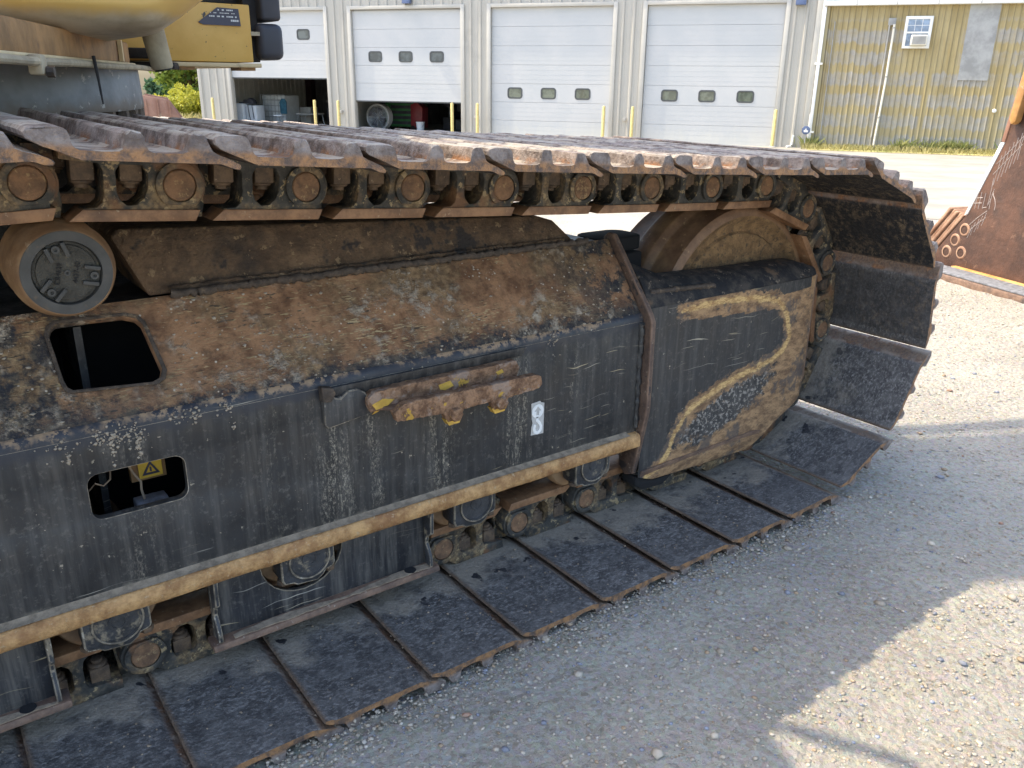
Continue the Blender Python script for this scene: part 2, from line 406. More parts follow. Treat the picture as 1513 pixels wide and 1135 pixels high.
plain('wire', (0.30, 0.22, 0.15), 0.7, 0, 0.1, 20, 0)
plain('mud', (0.30, 0.235, 0.165), 0.95, 0, 0.3, 60, 0.6, 0.004)
plain('mud_pale', (0.40, 0.335, 0.255), 0.95, 0, 0.2, 60, 0.6, 0.004)
plain('weld', (0.075, 0.055, 0.04), 0.7, 0, 0.4, 60, 0.7, 0.005, dirt=(0.24, 0.17, 0.10), dthr=0.56, dscale=30)

# --- yard
def mat_ground():
    t = NT('gravel_ground')
    p = t.pos()
    c = t.mix(t.rng(t.noise(1.6, 6, 0.6), 0.35, 0.68), (0.36, 0.32, 0.245), (0.47, 0.425, 0.335))
    g = t.noise(210, 4, 0.75)
    c = t.mix(t.rng(g, 0.28, 0.46, 0.62, 0.0), c, (0.18, 0.155, 0.125))
    c = t.mix(t.rng(g, 0.58, 0.74, 0.0, 0.75), c, (0.66, 0.61, 0.52))
    vc = t.vor(115, None, 'F1', 'Color')
    hs = t.n('HueSaturation'); t.put(hs.inputs['Color'], vc); hs.inputs['Saturation'].default_value = 0.30; hs.inputs['Value'].default_value = 0.8
    c = t.mix(0.24, c, hs.outputs[0])
    v = t.vor(62)
    h = t.add(t.mul(t.math('SUBTRACT', 0.5, v), 0.9), t.add(t.mul(g, 0.9), t.mul(t.noise(26, 5, 0.6), 1.1)))
    rip = t.noise(1.0, 4, 0.55, t.map(p, (2.2, 8, 1), (0, 0, 0.5)))
    h = t.add(h, t.add(t.mul(rip, 3.2), t.mul(t.noise(9, 4), 2.0)))
    MAT['ground'] = t.out(c, 0.95, 0, t.bump(h, 0.9, 0.012), 0.2)
mat_ground()
plain('dimmed_road', (0.295, 0.27, 0.225), 0.9, 0, 0.14, 1.4, 0.4, 0.01, dirt=(0.36, 0.33, 0.275), dthr=0.53, dscale=0.6)  # darker tone holds down the brightness of the sunlit far yard
def mat_pebble():
    t = NT('pebbles')
    c = t.mix(t.rng(t.noise(150, 4), 0.3, 0.7, 0.0, 0.35), t.attr('tone', 'Color'), (0.42, 0.38, 0.32))
    MAT['pebble'] = t.out(c, 0.8, 0, t.bump(t.noise(220, 4), 0.3, 0.002), 0.3)
mat_pebble()

# --- buildings
plain('wall_cream', (0.43, 0.41, 0.36), 0.55, 0, 0.04, 0.8, 0, dirt=(0.38, 0.36, 0.315), dthr=0.55, dscale=0.7)
def mat_door():
    t = NT('door_white')
    p = t.pos(); z = t.xyz(p)[2]
    c = t.mix(t.rng(t.noise(0.9, 5), 0.35, 0.7), (0.475, 0.486, 0.484), (0.52, 0.52, 0.51))
    d = t.mul(t.rng(t.add(z, t.mul(t.noise(1.0, 6, 0.7, t.map(p, (6, 6, 1))), 0.9)), 0.45, -0.25), 0.5)
    c = t.mix(d, c, (0.62, 0.60, 0.52))
    MAT['door'] = t.out(c, 0.5, 0, t.bump(t.noise(1.0, 3, 0.5, t.map(p, (1, 1, 30))), 0.06, 0.01))
mat_door()
plain('trim_cream', (0.47, 0.45, 0.40), 0.5, 0, 0.05, 2, 0)
plain('trim_white', (0.76, 0.76, 0.74), 0.5, 0, 0.05, 2, 0)
plain('trim_white_warm', (0.74, 0.70, 0.60), 0.5, 0, 0.06, 2, 0)
plain('seal_dark', (0.07, 0.075, 0.075), 0.6, 0, 0.1, 10, 0)
def mat_glass(name, col, rough=0.06):
    t = NT(name)
    MAT[name] = t.out(t.mix(t.rng(t.noise(4, 3), 0.4, 0.6), col, tuple(x * 1.6 for x in col)), rough, 0, None, 0.8)
mat_glass('glass', (0.075, 0.09, 0.095))
mat_glass('glass_tree_reflection', (0.10, 0.115, 0.085))  # green of reflected trees put into the glass colour
mat_glass('glass_blue', (0.17, 0.23, 0.32))
plain('chalk', (0.42, 0.36, 0.33), 0.9, 0, 0.2, 60, 0)
plain('blue_box', (0.09, 0.125, 0.23), 0.45, 0, 0.1, 6, 0)
plain('grey_pipe', (0.40, 0.385, 0.35), 0.6, 0, 0.1, 5, 0)
plain('patch_grey', (0.33, 0.33, 0.32), 0.7, 0, 0.2, 3, 0.2, 0.01)
plain('bollard_yellow', (0.66, 0.52, 0.20), 0.5, 0, 0.12, 9, 0.1, dirt=(0.58, 0.46, 0.22), dthr=0.62, dscale=8)
plain('roof_metal', (0.50, 0.54, 0.58), 0.4, 0, 0.06, 1, 0)
plain('concrete', (0.30, 0.29, 0.27), 0.85, 0, 0.15, 3, 0.2)
plain('inside_wall', (0.42, 0.41, 0.37), 0.7, 0, 0.1, 2, 0)
plain('inside_dark', (0.10, 0.10, 0.105), 0.8, 0, 0.2, 2, 0)
plain('post_maroon', (0.045, 0.022, 0.026), 0.6, 0, 0.2, 5, 0)
plain('tote_white', (0.62, 0.66, 0.68), 0.45, 0, 0.08, 5, 0)
plain('cage_steel', (0.34, 0.37, 0.40), 0.4, 0.5, 0.1, 9, 0)
plain('fan_grey', (0.42, 0.42, 0.40), 0.5, 0, 0.1, 9, 0)
plain('green_paint', (0.045, 0.20, 0.065), 0.5, 0, 0.2, 4, 0)
plain('red_paint', (0.22, 0.025, 0.03), 0.5, 0, 0.2, 4, 0)
plain('teal_cloth', (0.05, 0.16, 0.24), 0.9, 0, 0.2, 8, 0)
plain('white_plastic', (0.72, 0.76, 0.80), 0.5, 0, 0.05, 4, 0)
plain('brown_box', (0.26, 0.21, 0.16), 0.9, 0, 0.15, 5, 0)
plain('dark_kit', (0.05, 0.052, 0.065), 0.6, 0, 0.3, 5, 0)
def mat_tan():
    t = NT('tan_panel')
    a = t.attr('wallco', 'Vector')
    q = t.xyz(a)          # x along the wall, y height
    zig = t.mul(t.math('SUBTRACT', t.noise(1.0, 3, 0.5, t.map(a, (9, 0.6, 1))), 0.5), 0.34)
    f = t.math('FRACT', t.math('DIVIDE', t.add(q[1], zig), 0.52))
    bandm = t.mul(t.rng(f, 0.10, 0.24), t.rng(f, 0.84, 0.70))
    col = t.rng(t.noise(1.0, 2, 0.4, t.map(a, (2.4, 0.12, 1))), 0.32, 0.44)
    vert = t.rng(q[1], 3.32, 3.1)
    near_win = t.math('SUBTRACT', 1.0, t.mul(t.mul(t.rng(q[0], 1.9, 2.15), t.rng(q[0], 3.5, 3.25)), t.rng(q[1], 1.95, 2.1)))
    msk = t.mul(t.mul(bandm, col), t.mul(vert, near_win))
    tan = t.mix(t.rng(t.noise(1.0, 4, 0.6, t.map(a, (5, 0.8, 1))), 0.35, 0.65), (0.345, 0.27, 0.125), (0.42, 0.34, 0.175))
    tan = t.mix(t.rng(q[1], 1.6, 0.2, 0.0, 0.55), tan, (0.38, 0.34, 0.22))
    grey = t.mix(t.rng(t.noise(6, 4), 0.35, 0.65), (0.30, 0.305, 0.325), (0.36, 0.36, 0.36))
    rib = t.math('FRACT', t.math('DIVIDE', q[0], 0.14))
    msk = t.mul(msk, t.rng(t.noise(1.0, 4, 0.7, t.map(a, (1.3, 1.6, 1))), 0.30, 0.58, 0.25, 1.0))
    c = t.mix(t.mul(msk, 0.72), tan, grey)
    c = t.mix(t.mul(t.rng(t.noise(1.0, 4, 0.7, t.map(a, (40, 0.5, 1))), 0.5, 0.62), 0.35), c, (0.24, 0.205, 0.13))
    c = t.mix(t.mul(t.mul(t.rng(rib, 0.30, 0.36), t.rng(rib, 0.46, 0.40)), 0.55), c, (0.17, 0.14, 0.09))
    MAT['tan'] = t.out(c, 0.6, 0, t.bump(t.noise(6, 3), 0.05, 0.01), 0.35)
mat_tan()
# --- plants
def mat_leaf(name, a, b):
    t = NT(name)
    c = t.mix(t.attr('tone'), a, b)
    t.out(c, 0.6, 0, None, 0.3)
    tr = t.n('BsdfTranslucent'); t.put(tr.inputs[0], c)
    ms = t.n('MixShader'); ms.inputs[0].default_value = 0.35
    o = t.t.nodes['Material Output']
    t.t.links.new(t.b.outputs[0], ms.inputs[1]); t.t.links.new(tr.outputs[0], ms.inputs[2]); t.t.links.new(ms.outputs[0], o.inputs[0])
    MAT[name] = t.m
mat_leaf('leaf_bright', (0.10, 0.17, 0.035), (0.30, 0.36, 0.07))
mat_leaf('leaf_yellow', (0.20, 0.24, 0.03), (0.46, 0.44, 0.06))
mat_leaf('leaf_dark', (0.035, 0.085, 0.05), (0.085, 0.16, 0.085))
mat_leaf('grass_dry', (0.28, 0.26, 0.10), (0.50, 0.45, 0.22))
mat_leaf('weed', (0.20, 0.24, 0.08), (0.44, 0.43, 0.18))
plain('field', (0.40, 0.36, 0.15), 0.95, 0, 0.2, 1.2, 0.5, 0.05, dirt=(0.22, 0.27, 0.07), dthr=0.54, dscale=0.8)
plain('bark', (0.10, 0.075, 0.05), 0.9, 0, 0.3, 6, 0.5, 0.01)

# ------------------------------------------------------------------ mesh helper
class MB:
    """collects faces, then builds ONE mesh object"""
    def __init__(s):
        s.v = []; s.f = []; s.mi = []
    def add(s, vs, fs, mi=0):
        k = len(s.v)
        s.v += [tuple(q) for q in vs]
        s.f += [tuple(i + k for i in f) for f in fs]
        s.mi += [mi] * len(fs)
        return s
    def box(s, x0, x1, y0, y1, z0, z1, mi=0, M=None):
        vs = [(x, y, z) for x in (x0, x1) for y in (y0, y1) for z in (z0, z1)]
        if M is not None: vs = [M @ Vector(q) for q in vs]
        return s.add(vs, [(0, 1, 3, 2), (4, 6, 7, 5), (0, 4, 5, 1), (2, 3, 7, 6), (0, 2, 6, 4), (1, 5, 7, 3)], mi)
    def prism(s, outer, fn, t0, t1, holes=(), mi=0, segs=1):
        """polygon (a,b) with holes, swept between t0 and t1; fn(a,b,t) gives the point"""
        loops = [list(outer)] + [list(h) for h in holes]
        flat = [p for l in loops for p in l]
        tri = tessellate_polygon([[Vector((p[0], p[1], 0)) for p in l] for l in loops])
        nn = len(flat)
        ts = [t0 + (t1 - t0) * i / segs for i in range(segs + 1)]
        vs = [fn(a, b, t) for t in ts for a, b in flat]
        fs = [tuple(q) for q in tri] + [tuple(i + segs * nn for i in reversed(q)) for q in tri]
        for k in range(segs):
            o = 0
            for l in loops:
                n = len(l)
                for i in range(n):
                    j = (i + 1) % n
                    fs.append((k * nn + o + i, k * nn + o + j, (k + 1) * nn + o + j, (k + 1) * nn + o + i))
                o += n
        return s.add(vs, fs, mi)
    def cyl(s, a, b, r0, r1=None, n=24, mi=0, caps=True):
        return s.lathe(a, b, [(0.0, r0), (1.0, r0 if r1 is None else r1)], n, mi, caps)
    def lathe(s, a, b, prof, n=32, mi=0, caps=True):
        """prof: (fraction along a-b, radius)"""
        a = Vector(a); b = Vector(b)
        d = (b - a)
        q = d.normalized().to_track_quat('Z', 'Y')
        ex = q @ Vector((1, 0, 0)); ey = q @ Vector((0, 1, 0))
        vs = []; fs = []
        for t, r in prof:
            for i in range(n):
                an = 2 * PI * i / n
                vs.append(a + d * t + ex * (r * math.cos(an)) + ey * (r * math.sin(an)))
        for k in range(len(prof) - 1):
            for i in range(n):
                j = (i + 1) % n
                fs.append((k * n + i, k * n + j, (k + 1) * n + j, (k + 1) * n + i))
        if caps:
            fs.append(tuple(reversed(range(n))))
            fs.append(tuple(range((len(prof) - 1) * n, len(prof) * n)))
        return s.add(vs, fs, mi)
    def tube(s, pts, r, n=8, mi=0):
        pts = [Vector(p) for p in pts]
        vs = []; fs = []
        rs = r if isinstance(r, (list, tuple)) else [r] * len(pts)
        for k, p in enumerate(pts):
            d = (pts[min(k + 1, len(pts) - 1)] - pts[max(k - 1, 0)]).normalized()
            h = Vector((0, 0, 1)) if abs(d.z) < 0.9 else Vector((1, 0, 0))
            ex = d.cross(h).normalized(); ey = d.cross(ex).normalized()
            for i in range(n):
                an = 2 * PI * i / n
                vs.append(p + ex * (rs[k] * math.cos(an)) + ey * (rs[k] * math.sin(an)))
        for k in range(len(pts) - 1):
            for i in range(n):
                j = (i + 1) % n
                fs.append((k * n + i, k * n + j, (k + 1) * n + j, (k + 1) * n + i))
        fs.append(tuple(range(n))); fs.append(tuple(range((len(pts) - 1) * n, len(pts) * n)))
        return s.add(vs, fs, mi)
    def mesh(s, name, mats, bevel=0.0, seg=2, smooth=35, ang=32, bmat=-1):
        me = bpy.data.meshes.new(name)
        bm = bmesh.new()
        bv = [bm.verts.new(q) for q in s.v]
        for f, mi in zip(s.f, s.mi):
            if len(set(f)) < 3: continue
            try:
                q = bm.faces.new([bv[i] for i in f]); q.material_index = mi
            except ValueError:
                pass
        bmesh.ops.recalc_face_normals(bm, faces=bm.faces)
        if bevel > 0:
            bmesh.ops.dissolve_limit(bm, angle_limit=R(1), verts=bm.verts, edges=bm.edges, delimit={'MATERIAL'})
            ed = [e for e in bm.edges if len(e.link_faces) == 2 and e.calc_face_angle(0) > R(ang)]
            bmesh.ops.bevel(bm, geom=ed, offset=bevel, segments=seg, profile=0.5, affect='EDGES', clamp_overlap=True, material=bmat)
        bm.to_mesh(me); bm.free()
        for mm in (mats if isinstance(mats, (list, tuple)) else [mats]):
            me.materials.append(MAT[mm])
        if smooth:
            me.shade_smooth()
            me.set_sharp_from_angle(angle=R(smooth))
        return me
    def build(s, name, mats, parent=None, bevel=0.0, seg=2, smooth=35, ang=32, loc=None, rot=None, bmat=-1):
        return place(name, s.mesh(name, mats, bevel, seg, smooth, ang, bmat), parent, loc, rot)

def place(name, me, parent=None, loc=None, rot=None, scale=None):
    o = bpy.data.objects.new(name, me)
    COL.objects.link(o)
    if parent is not None: o.parent = parent
    if loc is not None: o.location = loc
    if rot is not None: o.rotation_euler = rot
    if scale is not None: o.scale = scale
    return o
def empty(name, loc=(0, 0, 0)):
    o = bpy.data.objects.new(name, None); COL.objects.link(o); o.location = loc
    o.empty_display_size = 0.2
    return o
def tag(o, label=None, cat=None, group=None, kind=None):
    if label: o['label'] = label
    if cat: o['category'] = cat
    if group: o['group'] = group
    if kind: o['kind'] = kind
    return o
def circ(cx, cy, r, n=24, a0=0.0, a1=360.0, closed=True):
    k = n if closed else n + 1
    return [(cx + r * math.cos(R(a0 + (a1 - a0) * i / n)), cy + r * math.sin(R(a0 + (a1 - a0) * i / n))) for i in range(k)]
def rrect(x0, x1, y0, y1, r, n=5):
    p = []
    for cx, cy, a in ((x1 - r, y1 - r, 0), (x0 + r, y1 - r, 90), (x0 + r, y0 + r, 180), (x1 - r, y0 + r, 270)):
        p += [(cx + r * math.cos(R(a + 90 * i / n)), cy + r * math.sin(R(a + 90 * i / n))) for i in range(n + 1)]
    return p
XZ = lambda a, b, t: (a, t, b)          # drawn in x,z and swept along y
YZ = lambda a, b, t: (t, a, b)
XY = lambda a, b, t: (a, b, t)
def text_mesh(body, size, mat, name, depth=0.0):
    cu = bpy.data.curves.new(name, 'FONT'); cu.body = body; cu.size = size; cu.extrude = depth
    cu.align_x = 'CENTER'; cu.align_y = 'CENTER'
    o = bpy.data.objects.new(name, cu); COL.objects.link(o)
    dg = bpy.context.evaluated_depsgraph_get(); dg.update()
    me = bpy.data.meshes.new_from_object(o.evaluated_get(dg))
    bpy.data.objects.remove(o, do_unlink=True)
    me.materials.clear(); me.materials.append(MAT[mat])
    return me
def nmesh(name, V, F, mat, parent=None, attrs=None, smooth=False):
    """big numpy meshes: V (n,3), F (m,k)"""
    me = bpy.data.meshes.new(name)
    V = np.asarray(V, np.float32); F = np.asarray(F, np.int32)
    k = F.shape[1]
    me.vertices.add(len(V)); me.vertices.foreach_set('co', V.ravel())
    me.loops.add(F.size); me.loops.foreach_set('vertex_index', F.ravel())
    me.polygons.add(len(F))
    me.polygons.foreach_set('loop_start', np.arange(0, F.size, k, dtype=np.int32))
    me.polygons.foreach_set('loop_total', np.full(len(F), k, np.int32))
    me.update(calc_edges=True)
    for an, (ty, val) in (attrs or {}).items():
        a = me.attributes.new(an, ty, 'POINT')
        val = np.asarray(val, np.float32)
        a.data.foreach_set({'FLOAT': 'value', 'FLOAT_VECTOR': 'vector', 'FLOAT_COLOR': 'color'}[ty], val.ravel())
    me.materials.append(MAT[mat])
    if smooth: me.shade_smooth()
    return place(name, me, parent)
# ================================================================== SETTING
EN = Vector((0.819, 0.573, 0))                     # away from the machine, towards the sheds
def gz(x, y):
    e = 0.819 * x + 0.573 * y - 5.0
    return -0.043 - 0.0292 * (0 if e < 0 else (e * e / 4 if e < 2 else e - 1)) 
rs = np.random.RandomState(7)
def lines(lo, hi, a, b, step):
    left = list(-np.geomspace(1, a - lo + 1, 28)[::-1] + 1 + a)
    right = list(np.geomspace(1, hi - b + 1, 34) - 1 + b)
    return np.array(left[:-1] + list(np.arange(a, b, step)) + right)
xs = lines(-500, 900, -0.6, 7.0, 0.05)
ys = lines(-300, 1000, -1.6, 4.0, 0.05)
X, Y = np.meshgrid(xs, ys, indexing='ij')
e = 0.819 * X + 0.573 * Y - 5.0
Z = -0.043 - 0.0292 * np.where(e < 0, 0, np.where(e < 2, e * e / 4, e - 1))
near = (X > -0.6) & (X < 7) & (Y > -1.6) & (Y < 4)
wob = 0.004 * np.sin(X * 9 + 2 * np.sin(Y * 4)) * np.sin(Y * 11 + X * 3) + 0.003 * np.sin((X * 0.5 + Y) * 31 + 3 * np.sin(X * 3))
Z = Z + np.where(near, wob, 0)
idx = np.arange(X.size).reshape(X.shape)
F = np.stack([idx[:-1, :-1], idx[1:, :-1], idx[1:, 1:], idx[:-1, 1:]], -1).reshape(-1, 4)
tag(nmesh('ground', np.stack([X, Y, Z], -1).reshape(-1, 3), F, 'ground', smooth=True), kind='structure')

ADR = Vector((0.573, -0.819, 0)); AP = Vector((15.548, 20.162, -0.6))
def fac(t, d, z=0.0):
    """point at t along the shed fronts, d behind them, z above their foot"""
    return AP + ADR * t + EN * d + Vector((0, 0, z))
def strip(name, mat, d0, d1, t0, t1, lift, nt=24, nd=6, kind='structure'):
    V = []; 
    for i in range(nt + 1):
        for j in range(nd + 1):
            p = fac(t0 + (t1 - t0) * i / nt, d0 + (d1 - d0) * j / nd)
            V.append((p.x, p.y, gz(p.x, p.y) + lift))
    Fq = [(i * (nd + 1) + j, (i + 1) * (nd + 1) + j, (i + 1) * (nd + 1) + j + 1, i * (nd + 1) + j + 1) for i in range(nt) for j in range(nd)]
    return tag(nmesh(name, V, Fq, mat), kind=kind)
strip('dimmed_road', 'dimmed_road', -16.5, -0.3, -40, 70, 0.004, 60, 12)  # lane sheet widened over the far yard to dim its glare
strip('field', 'field', 3.0, 160.0, -140, -12.5, 0.012, 40, 40)
strip('grass_verge', 'field', -1.6, 0.2, 8.45, 40, 0.012)

def blades(name, pts, h, wd, mat, seed, kind='stuff', label=None, cat=None, spread=0.35):
    q = np.random.RandomState(seed)
    n = len(pts)
    P = np.asarray(pts)
    hh = h * (0.4 + q.rand(n)) ; an = q.rand(n) * 6.283
    dx = np.cos(an) * wd; dy = np.sin(an) * wd
    lx = q.randn(n) * spread * hh; ly = q.randn(n) * spread * hh
    a = P + np.stack([-dx, -dy, 0 * dx], -1); b = P + np.stack([dx, dy, 0 * dx], -1)
    c = P + np.stack([lx * .4 + dx * .7, ly * .4 + dy * .7, hh * .6], -1); d = P + np.stack([lx, ly, hh], -1)
    V = np.stack([a, b, c, d], 1).reshape(-1, 3)
    Fq = np.arange(4 * n).reshape(n, 4)
    tone = np.repeat(q.rand(n), 4)
    o = nmesh(name, V, Fq, mat, attrs={'tone': ('FLOAT', tone)})
    return tag(o, label, cat, kind=kind)
q = np.random.RandomState(3)
pts = []
for i in range(5200):
    t = 8.3 + q.rand() * 9; d = -0.03 - abs(q.randn()) * 0.45
    if q.rand() < 0.25: d = -q.rand() * 1.5
    p = fac(t, d); pts.append((p.x, p.y, gz(p.x, p.y)))
blades('grass', pts, 0.13, 0.012, 'grass_dry', 4, label='dry grass strip along the foot of the tan shed', cat='grass')
pts = []
for c in range(16):
    t0 = 8.35 + q.rand() * 7.5
    for i in range(80):
        p = fac(t0 + q.randn() * 0.14, -0.12 + q.randn() * 0.06); pts.append((p.x, p.y, gz(p.x, p.y)))
blades('weeds', pts, 0.26, 0.007, 'weed', 5, label='tall green weeds against the shed walls', cat='weeds')
pts = []
for i in range(6000):
    x = 3.5 + q.rand() * 10; y = 24 + q.rand() * 15
    if (Vector((x, y, 0)) - AP).dot(ADR) > -11.9: continue
    pts.append((x, y, gz(x, y)))
blades('meadow_grass', pts, 0.35, 0.035, 'grass_dry', 6, label='tall yellow grass in the field left of the sheds', cat='grass')

# ---- trees and bushes left of the sheds
def leafy(name, loc, clumps, n, leaf, mat, seed, label, trunk_h, trunk_r, group=None, cat='tree'):
    q = np.random.RandomState(seed)
    root = empty(name, loc); tag(root, label, cat, group)
    per = n // len(clumps)
    VV = []; TT = []
    for (cx, cy, cz, rx, rz) in clumps:
        d = q.randn(per, 3); d /= np.linalg.norm(d, axis=1)[:, None]
        r = q.rand(per) ** 0.45
        r *= 1 + 0.25 * np.sin(d[:, 0] * 7 + seed) * np.sin(d[:, 2] * 6)
        c = np.array([cx, cy, cz]) + d * r[:, None] * np.array([rx, rx, rz])
        u = q.randn(per, 3); u /= np.linalg.norm(u, axis=1)[:, None]
        v = np.cross(u, q.randn(per, 3)); v /= np.linalg.norm(v, axis=1)[:, None]
        s = leaf * (0.5 + q.rand(per))[:, None]
        VV.append(np.stack([c - u * s, c + v * s * .45, c + u * s, c - v * s * .45], 1).reshape(-1, 3))
        TT.append(np.repeat(np.clip(q.rand(per) * .7 + .3 * d[:, 2] + q.rand() * .3, 0, 1), 4))
    V = np.concatenate(VV); T = np.concatenate(TT)
    nmesh('crown', V, np.arange(len(V)).reshape(-1, 4), mat, root, {'tone': ('FLOAT', T)})
    tb = MB(); top = max(c[2] for c in clumps)
    tb.tube([(0, 0, -0.1), (0.05, 0.02, trunk_h * .5), (-.03, .05, trunk_h)], [trunk_r, trunk_r * .7, trunk_r * .4], 8)
    for c in clumps:
        tb.tube([(0, 0, trunk_h * .55), (c[0] * .5, c[1] * .5, (trunk_h * .55 + c[2]) / 2), (c[0] * .9, c[1] * .9, c[2])], [trunk_r * .45, trunk_r * .3, trunk_r * .12], 6)
    tb.build('trunk', 'bark', root)
    return root
def cl(seed, n, sx, z0, z1, r0, r1):
    q = random.Random(seed)
    return [(q.uniform(-sx, sx), q.uniform(-sx, sx), q.uniform(z0, z1), q.uniform(r0, r1), q.uniform(r0, r1) * .9) for _ in range(n)]
def gnd(x, y, dz=0): return (x, y, gz(x, y) + dz)
leafy('broadleaf_tree', gnd(12.6, 42.0), cl(5, 16, 1.5, 0.7, 3.0, .7, 1.05), 11000, 0.12, 'leaf_bright', 15, 'light green leafy tree beside the corner of the cream shed', 2.4, 0.14)
leafy('bush', gnd(11.3, 37.4), cl(2, 12, 0.75, 0.4, 1.2, .4, .6), 8000, 0.08, 'leaf_yellow', 12, 'yellowish green bush in front of the light green tree', 0.9, 0.06, cat='bush')
leafy('bush', gnd(9.5, 35.0), cl(3, 6, 0.45, 0.3, 0.75, .3, .45), 3000, 0.08, 'leaf_yellow', 13, 'small yellow bush just above the reddish rusty bucket', 0.6, 0.05, cat='bush')
for k, (x, y, s) in enumerate(((24.4, 92, 0.78), (26.8, 97, 0.86))):
    leafy('pine_tree', gnd(x, y), [(a * s, b * s, c * s, r_ * s, r_ * s) for a, b, c, r_, _ in cl(20 + k, 16, 1.6, 0.4, 3.1, .7, 1.1)], 7000, 0.22, 'leaf_dark', 30 + k,
          ['dark green tree of the far tree line, closest to the grey ring', 'dark green tree of the far tree line, next to the light green tree'][k], 2.5, 0.2, 'far dark trees')

# ---- cream steel shed with four roll-up doors
shed = empty('steel_shed', AP); shed.rotation_euler = (0, 0, math.atan2(ADR.y, ADR.x))
tag(shed, 'cream ribbed steel shed with four white overhead doors', 'building')
def ribbed(mb, t0, t1, z0, z1, y=0.0, th=0.05, pitch=0.305, rw=0.045, rh=0.032, phase=0.1):
    """wall sheet with trapezoid ribs, front towards -y"""
    prof = [(t0, y)]
    k = math.ceil((t0 - phase) / pitch)
    x = phase + k * pitch
    while x + rw < t1:
        if x - rw > t0:
            prof += [(x - rw, y), (x - rw * .5, y - rh), (x + rw * .5, y - rh), (x + rw, y)]
            for m1 in (0.33, 0.66):
                xm = x + pitch * m1
                if xm + .02 < t1: prof += [(xm - .012, y), (xm, y - .005), (xm + .012, y)]
        x += pitch
    prof.append((t1, y))
    prof += [(t1, y + th), (t0, y + th)]
    mb.prism(prof, lambda a, b, t: (a, b, t), z0, z1)
DOORS = [(-10.016, -6.356, 1.667), (-5.403, -1.743, 1.015), (-0.79, 2.87, 0.012), (3.823, 7.483, 0.012)]
DH = 3.665
edges = [-11.25] + [v for d in DOORS for v in d[:2]] + [8.34]
for i in range(0, 10, 2):
    mb = MB(); ribbed(mb, edges[i] + (0.0 if i == 0 else 0.12), edges[i + 1] - (0.0 if i == 8 else 0.12), 0.0, 5.2)
    mb.build('wall_panel', 'wall_cream', shed, smooth=0)
for d in DOORS:
    mb = MB(); ribbed(mb, d[0] - 0.119, d[1] + 0.119, DH + 0.1, 5.2)
    mb.build('wall_panel', 'wall_cream', shed, smooth=0)
for a, b in ((-11.30, -11.18), (8.26, 8.40)):
    MB().box(a, b, -0.06, 0.03, 0.0, 5.2).build('corner_trim', 'trim_cream', shed, bevel=0.006)
mbx = MB().box(-11.245, -11.2, 0.06, 8.0, 0, 5.2).box(8.26, 8.30, 0.06, 8.0, 0, 5.2).box(-11.2, 8.26, 7.95, 8.0, 0, 5.2)
mbx.build('outer_wall', 'wall_cream', shed, smooth=0)
mb = MB(); mb.prism([(-0.2, 5.2), (4.0, 5.9), (8.2, 5.2), (8.2, 5.26), (4.0, 5.96), (-0.2, 5.26)], YZ, -11.4, 8.45)
mb.build('roof', 'roof_metal', shed, smooth=0)
mb = MB(); ribbed(mb, 0.2, 6.5, 0.0, 5.0, 0, 0.03, 0.305)
mb.build('inside_wall', 'inside_wall', shed, smooth=0, loc=(-11.14, 0, 0), rot=(0, 0, R(90)))
mb = MB(); ribbed(mb, -11.1, 8.2, 0.0, 5.0, 0, 0.03, 0.305)
mb.build('inside_wall', 'inside_dark', shed, smooth=0, loc=(0, 6.6, 0))
MB().box(-11.2, 8.26, -0.25, 7.9, -0.12, 0.012).build('floor_slab', 'concrete', shed)
MB().box(-6.0, -5.9, 0.3, 6.5, 0.02, 5.0).build('partition', 'inside_wall', shed)
MB().box(-11.05, -10.8, 6.2, 6.5, 0.02, 5.0).build('steel_post', 'post_maroon', shed)
